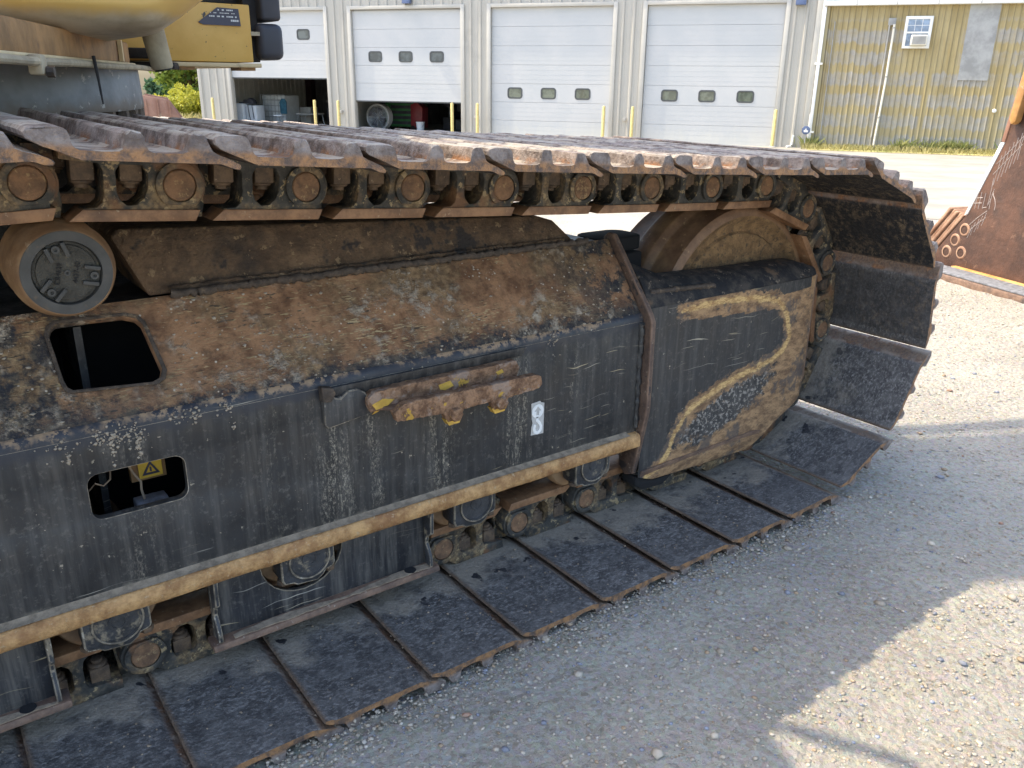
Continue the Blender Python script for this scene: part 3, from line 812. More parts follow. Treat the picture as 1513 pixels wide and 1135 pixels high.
for di, (a, b, z0) in enumerate(DOORS):
    for x0, x1 in ((a - 0.12, a), (b, b + 0.12)):
        MB().box(x0, x1, -0.045, 0.16, 0, DH + 0.1).build('door_jamb', 'trim_cream', shed, bevel=0.005)
    MB().box(a - 0.0, b + 0.0, -0.046, 0.16, DH, DH + 0.1).build('door_header', 'trim_cream', shed, bevel=0.005)
    door = MB().box(a + 0.005, b - 0.005, 0.10, 0.12, z0 + 0.004, DH - 0.004).build('garage_door', 'door', shed)
    ph = DH / 7
    k = 0
    while z0 + k * ph < DH - 0.05:
        p0 = z0 + k * ph + 0.002; p1 = min(z0 + (k + 1) * ph - 0.004, DH - 0.004)
        mb = MB()
        holes = []
        if k == 2:
            holes = [rrect(a + (b - a) * u - 0.215, a + (b - a) * u + 0.215, p0 + 0.115, p0 + 0.395, 0.07, 4) for u in (0.205, 0.49, 0.775)]
        mb.prism(rrect(a + 0.01, b - 0.01, p0, p1, 0.004, 1), XZ, 0.062, 0.098, holes)
        if not holes:
            for r_ in range(1, 4):       # shallow ribs pressed into the panel
                zc = p0 + (p1 - p0) * r_ / 4
                mb.box(a + 0.02, b - 0.02, 0.0605, 0.0625, zc - 0.012, zc + 0.012)
        mb.build('door_panel', 'door', door, smooth=0)
        if holes:
            for u, h in zip((0.205, 0.49, 0.775), holes):
                cx = a + (b - a) * u; cz = p0 + 0.255
                mb = MB()
                mb.prism(rrect(cx - .235, cx + .235, cz - .16, cz + .16, .085, 4), XZ, 0.052, 0.070, [rrect(cx - .195, cx + .195, cz - .12, cz + .12, .055, 4)])
                mb.prism(rrect(cx - .20, cx + .20, cz - .125, cz + .125, .055, 4), XZ, 0.066, 0.074, mi=1)
                mb.build('window', ['seal_dark', 'glass_tree_reflection' if di > 1 else 'glass'], door, smooth=0)
        k += 1
    MB().box(a + 0.01, b - 0.01, 0.07, 0.10, z0 - 0.035 if z0 > 0.1 else 0.0, z0 + 0.004).build('bottom_seal', 'seal_dark' if z0 > .1 else 'trim_white', door)
for t in (-3.44, 7.84):
    mb = MB(); mb.prism([(0, 0), (-0.16, 0.0), (-0.10, 0.30), (0, 0.30)], lambda a, b, s: (s, a - 0.01 - 0.03, b), t - 0.13, t + 0.13)
    mb.build('wall_lamp', 'blue_box', shed, bevel=0.01, loc=(0, 0, 3.60 if t > 0 else 3.80))
for t, z in ((-1.25, 0.55), (-5.9, 0.62), (3.35, 0.60)):
    MB().box(t - .04, t + .04, -.10, -.02, z, z + .09).build('outlet_box', 'grey_pipe', shed, bevel=.005)
MB().tube([(8.05, -.05, .35), (8.03, -.06, .10), (8.0, -.12, .06), (7.9, -.2, .05)], .03).build('drain_spout', 'trim_white', shed)

# ---- tan shed
tan = empty('tan_shed', AP); tan.rotation_euler = shed.rotation_euler
tag(tan, 'weathered tan corrugated shed with faded grey patches and one window', 'building')
prof = []
x = 8.46
while x < 17.5:
    prof += [(x, 0.02), (x + .016, -0.006), (x + .034, -0.006), (x + .05, 0.02), (x + .095, 0.02)]
    x += 0.14
prof = prof[:-1]
V = []; Fq = []; CO = []
zz = np.linspace(-0.25, 3.57, 24)
for i, (a, b) in enumerate(prof):
    for z_ in zz:
        V.append((a, b, z_)); CO.append((a - 8.46, z_, 0))
nz_ = len(zz)
for i in range(len(prof) - 1):
    for j in range(nz_ - 1):
        Fq.append((i * nz_ + j, (i + 1) * nz_ + j, (i + 1) * nz_ + j + 1, i * nz_ + j + 1))
nmesh('corrugated_wall', V, Fq, 'tan', tan, {'wallco': ('FLOAT_VECTOR', CO)})
MB().box(8.47, 17.5, .03, 7, -.25, 3.5).build('inner_shell', 'inside_dark', tan)
mb = MB(); mb.box(8.42, 17.6, -0.16, 0.02, 3.57, 3.70); mb.build('fascia', 'trim_white', tan, bevel=0.008)
for k in range(9): MB().box(9.2 + k * .95, 9.215 + k * .95, -0.165, -0.155, 3.572, 3.698).build('gutter_joint', 'grey_pipe', tan)
mb = MB()
rp = [(8.42, 0.0)]
x = 8.5
while x < 17.5:
    rp += [(x, 0.0), (x + .03, .04), (x + .06, .04), (x + .09, 0.0)]; x += 0.3
rp += [(17.6, 0.0), (17.6, -.02), (8.42, -.02)]
mb.prism(rp, lambda a, b, t: (a, -0.18 + t, 3.73 + b + t * 0.16), 0.0, 4.2)
mb.build('roof', 'roof_metal', tan, smooth=0)
MB().box(8.415, 8.50, -0.10, -0.012, 0.10, 3.57).build('downspout', 'trim_white', tan, bevel=0.008)
for z_ in (2.15, 0.42): MB().box(8.36, 8.56, -0.106, -0.01, z_, z_ + .05).build('pipe_strap', 'trim_white', tan)
MB().box(8.505, 8.58, -0.035, 0.01, -0.1, 3.56).build('corner_trim', 'tan', tan)
MB().tube([(10.17, -.06, 3.12), (10.165, -.06, 1.8), (10.10, -.05, -.1)], .028, 10).build('drain_pipe', 'trim_white_warm', tan)
for z_ in (0.85, 1.85, 3.02): MB().cyl((10.165 - (.065 * (1.8 - z_) / 1.9 if z_ < 1.8 else 0), -.06, z_), (10.165 - (.065 * (1.8 - z_) / 1.9 if z_ < 1.8 else 0), -.06, z_ + .035), .038, n=10).build('pipe_coupling', 'grey_pipe', tan)
MB().tube([(10.06, -.03, 3.2), (10.05, -.03, 1.7), (10.02, -.03, .35)], .020, 8).build('conduit', 'grey_pipe', tan)
MB().box(10.02, 10.20, -.05, -.005, 3.10, 3.27).build('junction_box', 'patch_grey', tan, bevel=.01)
MB().tube([(8.74, -.02, 3.2), (8.74, -.02, 0.0)], .012, 6).build('conduit', 'patch_grey', tan)
MB().box(11.85, 12.535, -.012, -.004, 1.80, 3.565).build('patch_panel', 'patch_grey', tan)
win = MB().prism([(10.42, 2.55), (11.06, 2.55), (11.06, 3.31), (10.42, 3.31)], XZ, -0.05, -0.004, [[(10.49, 2.61), (10.99, 2.61), (10.99, 3.24), (10.49, 3.24)]]).build('window', 'trim_white', tan, bevel=.006)
MB().box(10.485, 10.995, -.038, -.030, 2.905, 2.945).build('sash_bar', 'trim_white', win)
for i in range(3):
    for j in range(2):
        x0 = 10.493 + i * .167; z0 = 2.948 + j * .148
        MB().box(x0 + .006, x0 + .157, -.026, -.020, z0 + .006, z0 + .138).build('pane', 'glass_blue', win)
MB().box(10.488, 10.992, -.0195, -.012, 2.94, 3.245).build('muntin', 'trim_white', win)
MB().box(10.49, 10.99, -.0115, -.006, 2.61, 2.91).build('pane', 'glass_blue', win)
ac = MB().box(10.60, 10.975, -.20, -.02, 2.615, 2.865).build('air_conditioner', 'trim_white_warm', tan, bevel=.015)
MB().box(10.63, 10.945, -.212, -.196, 2.645, 2.835).build('grille', 'patch_grey', ac)
for k in range(7): MB().box(10.635, 10.94, -.216, -.21, 2.655 + k * .026, 2.663 + k * .026).build('louvre', 'grey_pipe', ac)
MB().lathe((12.82, -.06, 1.08), (12.82, 0.0, 1.08), [(0, .02), (.3, .05), (1, .05)], 12).build('vent_cap', 'trim_white', tan)

sg = empty('yard_sign', fac(8.36, -.35, 0.0)); sg.rotation_euler = shed.rotation_euler
tag(sg, 'small blue octagonal sign on a stake at the shed corner', 'sign')
mb = MB(); mb.prism(circ(0, .50, .115, 8, 22.5, 382.5), XZ, -.008, .008); mb.build('board', 'blue_box', sg, bevel=.002)
mb = MB(); mb.prism([(-.05, .45), (.05, .45), (.06, .50), (.02, .50), (0, .56), (-.03, .51), (-.06, .50)], XZ, -.012, -.0085); mb.build('emblem', 'label_white', sg)
MB().box(-.012, .012, .009, .025, -.06, .5).build('stake', 'grey_pipe', sg)

BT = [-10.55, -6.68, -5.83, -1.95, -1.13, 2.72, 3.55, 7.42]
for k, t in enumerate(BT):
    p = fac(t + 0.12, -0.55)
    o = empty('bollard', (p.x, p.y, gz(p.x, p.y) - .02))
    mb = MB(); mb.lathe((0, 0, -.05), (0, 0, 1.0), [(0, .046), (.975, .046), (.992, .036), (1.0, .016)], 16); mb.build('post', 'bollard_yellow', o)
    mb = MB(); mb.lathe((0, 0, -.05), (0, 0, .06), [(0, .11), (.8, .11), (1, .06)], 16); mb.build('footing', 'concrete', o)
    tag(o, ['yellow bollard left of the first, highest opened door', 'yellow bollard inside the right end of the first opened door', 'yellow bollard on the pier, left of the second door', 'yellow bollard at the right end of the half opened second door',
            'yellow bollard left of the third door, right of the half opened one', 'yellow bollard at the right edge of the closed third door', 'yellow bollard left of the closed fourth door', 'yellow bollard at the right edge of the fourth door, nearest the tan shed'][k], 'bollard', 'bollards in front of the overhead doors')

# ---- things inside the open bays
def inroot(name, t, d, label, cat, z=0.012):
    o = empty(name, fac(t, d, z)); o.rotation_euler = shed.rotation_euler
    return tag(o, label, cat)
o = inroot('plastic_tank', -10.55, 0.9, 'white square plastic tank at the left of the first opened bay', 'tank')
MB().box(-.25, .22, 0, .6, 0, .80).build('body', 'white_plastic', o, bevel=.03); MB().cyl((-.02, .3, .79), (-.02, .3, .84), .08, n=14).build('lid', 'dark_kit', o)
o = inroot('plastic_tank', -10.06, 1.0, 'lower white tank with hoses, right of the taller white tank', 'tank')
MB().box(-.22, .22, 0, .5, 0, .74).build('body', 'white_plastic', o, bevel=.03)
MB().tube([(-.1, -.02, .76), (-.06, -.03, .4), (.02, -.03, .1)], .012).build('hose', 'dark_kit', o); MB().tube([(.05, .1, .73), (.07, -.02, .76), (.12, -.03, .3)], .012).build('hose', 'dark_kit', o)
o = inroot('tool_bag', -10.25, 1.1, 'dark bag lying on top of the white tanks', 'bag', .80)
MB().prism([(-.2, 0), (.25, 0), (.2, .12), (.08, .2), (-.05, .13), (-.16, .15)], XZ, 0, .25).build('bag_body', 'dark_kit', o, bevel=.03)
o = inroot('liquid_tote', -9.95, 2.2, 'caged white liquid tote in the first opened bay', 'tote')
MB().box(-.48, .48, .03, .97, .16, 1.06).build('bottle', 'tote_white', o, bevel=.04)
mb = MB()
for k in range(8):
    mb.tube([(-.5 + k * .143, 0, .14), (-.5 + k * .143, 0, 1.08)], .011, 6)
for z_ in (.14, .33, .52, .71, .90, 1.08): mb.tube([(-.5, -.005, z_), (.5, -.005, z_)], .011, 6)
mb.build('cage', 'cage_steel', o); MB().box(-.5, .5, 0, 1, .0, .13).build('pallet', 'dark_kit', o)
o = inroot('work_jacket', -9.48, 2.1, 'teal jacket hanging on the front of the liquid tote', 'jacket', .45)
MB().prism([(-.13, 0), (.13, 0), (.14, .42), (.06, .52), (-.05, .52), (-.15, .40)], XZ, 0, .06).build('jacket_body', 'teal_cloth', o, bevel=.02)
o = inroot('folding_stool', -9.2, 1.3, 'small folding stool with crossed legs in the first bay', 'stool')
MB().box(-.16, .16, -.02, .25, .40, .43).build('seat', 'white_plastic', o); 
for s in (-1, 1): MB().tube([(-.16 * s, .1, 0), (.16 * s, .1, .40)], .014).build('leg', 'cage_steel', o)
o = inroot('carton', -9.75, 3.2, 'large brown carton behind the folding stool', 'carton'); MB().box(-.22, .2, 0, .5, 0, .62).build('carton_body', 'brown_box', o, bevel=.01); MB().box(-.22, .2, -.004, 0.0, .30, .32).build('tape', 'fan_grey', o)
o = inroot('carton', -9.28, 3.2, 'grey brown carton right of the large brown carton', 'carton'); MB().box(-.22, .24, 0, .5, 0, .64).build('carton_body', 'fan_grey', o, bevel=.01); MB().box(-.22, .24, -.004, 0.0, .30, .32).build('tape', 'brown_box', o)
o = inroot('work_table', -8.75, 2.4, 'grey work table near the right bollard of the first bay', 'table')
MB().box(-.4, .4, 0, .6, .42, .46).build('table_top', 'fan_grey', o)
for s in (-1, 1):
    for y_ in (.05, .55): MB().tube([(.34 * s, y_, .42), (.42 * s, y_, 0)], .015).build('leg', 'cage_steel', o)
o = inroot('welding_cart', -8.3, 3.6, 'dark equipment cart in the shaded end of the first bay', 'cart'); MB().box(-.3, .35, 0, .5, .1, .62).build('cart_body', 'dark_kit', o, bevel=.03); MB().tube([(-.3, 0, .6), (-.3, 0, .85), (.3, 0, .85), (.35, 0, .6)], .02).build('handle', 'dark_kit', o)
o = inroot('drum_fan', -5.12, 0.95, 'large grey drum fan in the half opened bay', 'fan')
mb = MB(); mb.lathe((0, 0, .47), (0, .28, .47), [(0, .36), (0, .42), (1, .42), (1, .36), (0, .36)], 28, caps=False); mb.build('drum', 'fan_grey', o)
mb = MB()
for r_ in (.05, .09, .13, .17, .21, .25, .29, .33, .37, .40): mb.tube([(r_ * math.cos(a), -.01, .47 + r_ * math.sin(a)) for a in np.linspace(0, 2 * PI, 25)], .007, 5)
for k in range(12): mb.tube([(0, -.01, .47), (.4 * math.cos(k * PI / 6), -.01, .47 + .4 * math.sin(k * PI / 6))], .006, 5)
mb.build('guard', 'cage_steel', o)
for k in range(4):
    Mx = Matrix.Translation((0, .12, .47)) @ Matrix.Rotation(k * PI / 2 + .4, 4, 'Y') @ Matrix.Rotation(.5, 4, 'X')
    MB().box(-.09, .09, -.004, .004, .03, .34, M=Mx).build('blade', 'dark_kit', o)
MB().box(-.3, .3, .02, .26, 0, .06).build('base', 'dark_kit', o)
o = inroot('green_machine', -4.85, 2.2, 'green boxy machine behind the drum fan', 'machine'); MB().box(-.62, .45, 0, 1.2, .12, 1.35).build('housing', 'green_paint', o, bevel=.03)
for k in range(5): MB().box(-.4, .38, -.012, .0, .2 + k * .17, .3 + k * .17).build('vent_slat', 'dark_kit', o)
for s in (-.4, .3): MB().cyl((s, .1, .12), (s, .3, .12), .12, n=16).build('wheel', 'rubber', o)
o = inroot('red_cart', -4.2, 2.0, 'red steel cart in the middle of the half opened bay', 'cart'); MB().prism([(-.22, .1), (.2, .1), (.22, .75), (.02, .95), (-.22, .85)], XZ, 0, .5).build('cart_body', 'red_paint', o, bevel=.02)
for s in (-.14, .14): MB().cyl((s, -.02, .09), (s, .06, .09), .09, n=14).build('wheel', 'rubber', o)
o = inroot('plastic_bucket', -3.74, 1.3, 'white plastic bucket on the floor of the half opened bay', 'bucket')
mb = MB(); mb.lathe((0, 0, 0), (0, 0, .34), [(0, .11), (.9, .14), (.9, .15), (1, .15)], 18); mb.build('pail', 'white_plastic', o); MB().tube([(-.14, 0, .3), (-.1, -.1, .18), (.1, -.1, .18), (.14, 0, .3)], .006).build('handle', 'cage_steel', o)
for k, (t, d, hh, lab) in enumerate(((-3.55, 3.2, .95, 'dark drill press right of the red cart'), (-3.0, 3.0, .8, 'dark engine hoist in the half opened bay'), (-2.45, 3.2, .7, 'dark compressor near the right end of the half opened bay'))):
    o = inroot('shop_machine', t, d, lab, 'machine')
    MB().box(-.2, .2, 0, .4, 0, hh * .45).build('base', 'dark_kit', o, bevel=.02); MB().cyl((0, .2, hh * .4), (0, .2, hh), .06, n=12).build('column', 'cage_steel', o)
    MB().box(-.14, .16, .02, .34, hh * .8, hh * 1.2).build('head', 'dark_kit' if k != 2 else 'red_paint', o, bevel=.03)

# ---- big rusty bucket lying at right
DB = Vector((-0.34, -0.94, 0)); PC = Vector((-0.94, 0.34, 0))
bk = empty('rusty_bucket', (5.09, 1.29, -0.043)); bk.rotation_euler = (0, 0, math.atan2(DB.y, DB.x))
tag(bk, 'large rusty excavator bucket standing on the gravel at right, chalk marks on its side', 'bucket')
# local x = along its foot (to the right in the picture), local y = away from the viewer is +? (computed so that -y faces the viewer)
SGN = -1.0 if (Matrix.Rotation(bk.rotation_euler.z, 3, 'Z') @ Vector((0, 1, 0))).dot(PC) > 0 else 1.0
def bkp(a, b, t): return (a, SGN * t, b)
side = [(-.30, .0), (-.285, .12), (-.108, .355), (-.09, .375), (.075, .80), (.125, 1.16), (.4, 1.6), (1.4, 1.9), (1.6, .0)]
MB().prism(side, bkp, 0.0, 0.05).build('side_plate', 'bucket_rust_shaded', bk, bevel=.006)
MB().prism([(-.112, .36), (-.088, .37), (.078, .80), (.052, .802)], bkp, -0.006, 0.056).build('worn_edge', 'trim_white', bk, bevel=.004)  # worn rim in white, sunlight on it painted into the strip
MB().prism([(.054, .806), (.080, .803), (.130, 1.16), (.104, 1.16)], bkp, -0.006, 0.056).build('edge_strip', 'far_rust', bk, bevel=.004)
for k in range(5):
    o_ = -0.027 * k; p_ = .007 * k
    MB().prism([(-.290 + o_, .125 + p_), (-.114 + o_, .357 + p_), (-.132 + o_, .366 + p_), (-.308 + o_, .134 + p_)], bkp, -0.004 + .012 * (k % 2), 0.30).build('wear_plate', 'bucket_fins', bk, bevel=.006)
for x_, z_ in ((-.089, .276), (-.149, .203), (-.2, .121), (-.084, .135)):
    mb = MB(); mb.lathe(bkp(x_, z_, -.012), bkp(x_, z_, .0), [(.6, .026), (.6, .034), (1, .040)], 20, caps=False); mb.lathe(bkp(x_, z_, -.002), bkp(x_, z_, .0), [(0, .026), (1, .026)], 20, mi=1); mb.build('bolt_hole', ['bucket_fins', 'bucket_rust_shaded'], bk)
MB().box(-.36, 1.7, *sorted((SGN * -.22, SGN * .06)), -.03, .035).build('base_edge', 'flange_rust', bk, bevel=.008)
MB().box(-.35, 1.69, *sorted((SGN * -.205, SGN * -.045)), .036, .048).build('lip_plate', 'grey_plate', bk, bevel=.004)
MB().box(-.10, 1.69, *sorted((SGN * -.043, SGN * -.002)), .037, .052).build('rust_strip', 'bucket_orange', bk, bevel=.004)
mb = MB(); mb.prism([(.115, .93), (.14, .90), (.165, .92), (.24, 1.5), (.19, 1.5)], bkp, -.05, -.002); mb.build('gusset', 'bucket_orange', bk, bevel=.01)
MB().box(-.1, 1.55, *sorted((SGN * .3, SGN * 1.4)), .04, .08).build('floor_plate', 'bucket_rust_shaded', bk, bevel=.005)
MB().box(1.2, 1.25, *sorted((SGN * .06, SGN * 1.4)), .08, 1.6).build('back_plate', 'bucket_rust_shaded', bk)
MB().prism(side, bkp, 1.40, 1.45).build('side_plate', 'bucket_rust_shaded', bk, bevel=.006)
q = random.Random(5)
mb = MB()
def chalk(x0, z0, x1, z1):
    mb.tube([bkp(x0, z0, -.0004), bkp((x0 + x1) / 2 + q.uniform(-.006, .006), (z0 + z1) / 2, -.0004), bkp(x1, z1, -.0004)], .0022, 4)
for k in range(7):
    x_ = .055 + .022 * k; z_ = .56 + .026 * k; chalk(x_, z_, x_ + .02, z_ + .17)
chalk(.04, .62, .20, .80); chalk(.05, .68, .21, .86); chalk(.05, .60, .045, .44); chalk(.045, .44, .07, .54)
for a, b, c_, d_ in ((-.06, .47, -.0, .48), (-.06, .44, .0, .45), (-.045, .41, -.04, .50), (-.02, .41, -.015, .51), (.01, .42, .015, .51), (.01, .42, .04, .43), (.06, .42, .065, .52), (.065, .52, .09, .48), (.09, .48, .10, .42)): chalk(a, b, c_, d_)
for k in range(5): chalk(-.06 + .022 * k, .23 + .022 * k, -.04 + .022 * k, .31 + .022 * k)
chalk(-.07, .26, .05, .37); chalk(-.06, .31, .05, .41)
mb.build('chalk_marks', 'chalk', bk)

# ---- rusty bucket far at left, seen between ring and track
fb = empty('scrap_bucket', (3.3, 12.35, gz(3.3, 12.35))); fb.rotation_euler = (0, 0, R(-16))
tag(fb, 'reddish rusty loader bucket on the ground beyond the track, at left', 'bucket')
mb = MB(); mb.prism([(0, 0), (.62, .0), (.60, .52), (.35, .90), (.02, .96), (-.12, .6)], lambda a, b, t: (a - .25, t, b), 0, .03); mb.build('side_plate', 'far_rust', fb, bevel=.006)
mb = MB(); mb.prism([(0, 0), (.62, .0), (.60, .52), (.35, .90), (.02, .96), (-.12, .6)], lambda a, b, t: (a - .25, t, b), 1.1, 1.13); mb.build('side_plate', 'far_rust', fb, bevel=.006)
MB().box(-.25, .36, .03, 1.1, 0, .03).build('floor_plate', 'far_rust', fb); MB().box(-.28, -.24, .03, 1.1, .03, .9).build('back_plate', 'far_rust', fb)
for k in range(3): MB().prism([(0, 0), (.04, 0), (.02, .9), (0, .9)], lambda a, b, t: (a - .2 + k * .16, t, b), -.02, 0).build('rib', 'far_rust', fb)
# ================================================================== EXCAVATOR
P = 0.216
CY = 0.455                      # middle of the near track
ex = empty('excavator', (0, 0, 0))
tag(ex, 'tracked excavator, its worn black undercarriage filling the foreground, yellow upper body at top left', 'excavator')

# ---- pin positions of the track loop (x, z), shoe side outwards
def ztop(i): return 0.911 - 0.0134 * i - 0.0059 * i * (8 - i) / 16 if i >= 0 else 0.911 + 0.0055 * i
pins = [(P * i, ztop(i)) for i in range(-11, 8)]
pins += [(1.728, .805), (1.925, .730), (2.056, .560), (2.078, .350), (1.970, .155), (1.778, .058), (1.565, .050)]
x = 1.565
for k in range(12):
    x -= P; pins.append((x, .050))
x0, n_ = x, 6
for k in range(n_):
    x += (-2.376 - x0) / n_; pins.append((x, .050))
zc = (.050 + ztop(-11)) / 2; rr = (ztop(-11) - .050) / 2
for k in range(1, 6):
    a = R(270 - 30 * k); pins.append((-2.376 + rr * math.cos(a), zc + rr * math.sin(a)))
NP = len(pins)

# ---- one shoe: worn triple bar profile, swept across the track
SP = [(26, 0), (14, 4), (-5, 12), (-22, 18), (-36, 24), (-44, 31), (-46, 38), (-42, 43), (-34, 46.5), (-10, 47), (4, 46.5), (9, 43), (12, 37), (16, 24), (20, 17), (26, 14.5), (60, 14), (80, 15), (86, 19), (90, 40), (93, 44), (98, 46), (108, 46), (112, 44), (115, 39), (121, 19), (127, 15), (150, 14), (172, 15), (180, 18), (184, 39), (187, 43), (192, 45), (203, 45), (208, 43), (211, 38), (219, 20), (228, 15), (243, 10), (254, 5), (263, 0), (266, -4), (263, -8), (253, -7), (240, -2), (232, 0)]
SC = P / 267.0
def shoe_mesh(seed):
    q = random.Random(seed)
    ysx = [-.455, -.452, -.40, -.30, -.2, -.1, 0, .1, .2, .3, .40, .452, .455]
    n = len(SP)
    top_w = [q.uniform(.90, 1.03) for _ in range(3)]
    V = []; W = []; LP = []
    for y_ in ysx:
        endk = abs(y_) > .4525
        for a, b in SP:
            s = a * SC; h = b * SC
            bar = 0 if a < 50 else (1 if a < 150 else 2)
            if b > 20:
                h = 20 * SC + (b - 20) * SC * (top_w[bar] + q.uniform(-.05, .05))
                s += q.uniform(-.0008, .0008)
            if endk:                       # rounded, battered ends
                s = s * .992 + 110 * SC * .008 + q.uniform(-.0012, .0012)
                h = h * .965 + .0004 + (q.uniform(-.0016, .0006) if b > 20 else 0)
            V.append((s, y_, h + .056)); W.append(max(0, min(1, (b - 1) / 45))); LP.append(1.0 if (a > 262 or -40 < a < 10 and b < 24) else 0.0)
    F_ = []
    for k in range(len(ysx) - 1):
        for i in range(n):
            j = (i + 1) % n
            F_.append((k * n + i, k * n + j, (k + 1) * n + j, (k + 1) * n + i))
    tri = tessellate_polygon([[Vector((a, b, 0)) for a, b in SP]])
    o = (len(ysx) - 1) * n
    F_ += [tuple(t_) for t_ in tri] + [tuple(i + o for i in reversed(t_)) for t_ in tri]
    me = bpy.data.meshes.new('track_shoe')
    bm = bmesh.new(); bv = [bm.verts.new(v_) for v_ in V]
    for f in F_: bm.faces.new([bv[i] for i in f])
    bmesh.ops.recalc_face_normals(bm, faces=bm.faces); bm.to_mesh(me); bm.free()
    at = me.attributes.new('wear', 'FLOAT', 'POINT'); at.data.foreach_set('value', W)
    at = me.attributes.new('lip', 'FLOAT', 'POINT'); at.data.foreach_set('value', LP)
    me.materials.append(MAT['shoe']); me.shade_smooth(); me.set_sharp_from_angle(angle=R(24))
    return me
SHOES = [shoe_mesh(s) for s in range(6)]

# ---- one chain link (near side), local: x pin to pin, z towards the shoe, y from chain middle
def link_mesh():
    mb = MB()
    body = [(.044, .0555), (.176, .0555), (.190, .047), (.198, .040)] + [(.216 + .0425 * math.cos(R(a)), .0425 * math.sin(R(a))) for a in range(100, -58, -11)] + [(.241, -.050), (.237, -.057), (.052, -.057), (.072, -.038), (.092, -.036), (.101, -.028), (.104, -.012), (.104, .020), (.099, .031), (.058, .034), (.044, .036)]
    hole = [(.122, .020), (.122, -.012), (.126, -.024), (.136, -.033), (.150, -.032), (.162, -.022), (.168, -.008), (.170, .016), (.163, .030), (.129, .030)]
    mb.prism(body, XZ, -.150, -.088, [hole])
    # inset bushing end
    mb.prism(circ(0, 0, .040, 20), XZ, -.112, -.075)
    mb.prism([(.0, .055), (.043, .055), (.043, .036), (.046, .0), (.050, -.034), (.046, -.056), (.03, -.056), (.0, -.040)], XZ, -.1125, -.078)
    # rail
    mb.prism([(.050, -.0575), (.240, -.0575), (.248, -.039), (.071, -.039)], XZ, -.1545, -.088, mi=1)
    # boss with flat foot around the pin
    d = [(.216 + .0375 * math.cos(R(a)), max(-.031, .0375 * math.sin(R(a)))) for a in range(0, 360, 12)]
    mb.prism(d, XZ, -.1575, -.149, [circ(.216, 0, .0265, 24)], mi=0)
    return mb.mesh('track_link', ['link', 'rail'], bevel=.0025, seg=2)
LINK = link_mesh()
mb = MB(); mb.lathe((0, -.1565, 0), (0, .1565, 0), [(0, .001), (0, .0235), (.006, .0255), (.994, .0255), (1, .0235), (1, .001)], 26); PINM = mb.mesh('track_pin', 'pin')
mb = MB(); mb.lathe((0, -.075, 0), (0, .075, 0), [(0, .034), (1, .034)], 20); BUSH = mb.mesh('bushing', 'pin')
def nut_mesh():
    mb = MB()
    mb.box(-.0165, .0165, -.0165, .0165, .004, .054)
    mb.lathe((0, 0, .004), (0, 0, -.002), [(0, .017), (.5, .017), (1, .014)], 14); mb.cyl((0, 0, -.001), (0, 0, -.008), .0105, n=12)
    return mb.mesh('nut', 'nut', bevel=.002)
NUT = nut_mesh()
def track(y0, dz, rng_, full=True):
    for i in rng_:
        a = Vector((pins[i][0], pins[i][1])); b = Vector((pins[(i + 1) % NP][0], pins[(i + 1) % NP][1]))
        d = b - a
        th = -math.atan2(d.y, d.x)
        loc = (a.x, y0, a.y + dz)
        sc = d.length / P
        sh = place('track_shoe', SHOES[i % 6], ex, loc, (0, th, 0), (sc, 1, 1))
        lk = place('track_link', LINK, ex, loc, (0, th, 0), (sc, 1, 1))
        l2 = place('track_link', LINK, ex, loc, (0, th, 0), (sc, -1, 1))
        place('track_pin', PINM, ex, (b.x, y0, b.y + dz), (0, th, 0))
        if full:
            place('bushing', BUSH, ex, (a.x, y0, a.y + dz), (0, th, 0))
            for sx in (.077, .147):
                place('nut', NUT, lk, (sx, -.122, 0), (0, 0, 0)); place('nut', NUT, l2, (sx, -.122, 0), (0, 0, 0))
track(CY, 0.0, range(NP))
track(CY + 2.74, -0.068, range(9, 27), False)

# ---- track frame
FX0, FX1 = -2.2, 1.236
hole_s = rrect(.0, .153, .375, .456, .018, 5)
mb = MB(); mb.prism([(FX0, .20), (FX1, .20), (FX1, .523), (FX0, .523)], XZ, .24, .258, [hole_s]); side_wall = mb.build('side_plate', ['frame_paint', 'worn_edge'], ex, bevel=.002, smooth=30, bmat=1)
# rounded fold, then the sloping deck with its access hole
y1, z1, y2, z2 = .249, .539, .378, .700
ln = math.hypot(y2 - y1, z2 - z1); uy, uz = (y2 - y1) / ln, (z2 - z1) / ln; ny, nz = -uz, uy
slp = lambda a, b, t: (a, y1 + uy * b + ny * t, z1 + uz * b + nz * t)
hole_d = [(.004 + .0, .068), (.010, .062), (.128, .052), (.142, .058), (.148, .072), (.138, .158), (.130, .170), (.112, .177), (.014, .180), (.003, .173), (-.003, .160), (.001, .08)]
mb = MB(); mb.prism([(FX0, 0), (FX1, 0), (FX1, ln), (FX0, ln)], slp, -.016, .0, [hole_d]); deck = mb.build('deck_plate', 'slope', ex, bevel=.002)
mb = MB(); mb.prism([(.2401, .5225), (.2415, .530), (.2445, .536), (.249, .5405), (.262, .530), (.258, .5225)], YZ, FX0, FX1); mb.build('fold', 'frame_paint', ex, smooth=60)
# rim of the access hole (raised, crusty)
mb = MB(); out = []
cxh = sum(p[0] for p in hole_d) / len(hole_d); cyh = sum(p[1] for p in hole_d) / len(hole_d)
for a, b in hole_d: out.append((cxh + (a - cxh) * 1.10, cyh + (b - cyh) * 1.10))
mb.prism(out, slp, .0005, .004, [[(cxh + (a - cxh) * 1.01, cyh + (b - cyh) * 1.01) for a, b in hole_d]]); mb.build('hole_rim', 'weld', ex, bevel=.0015)
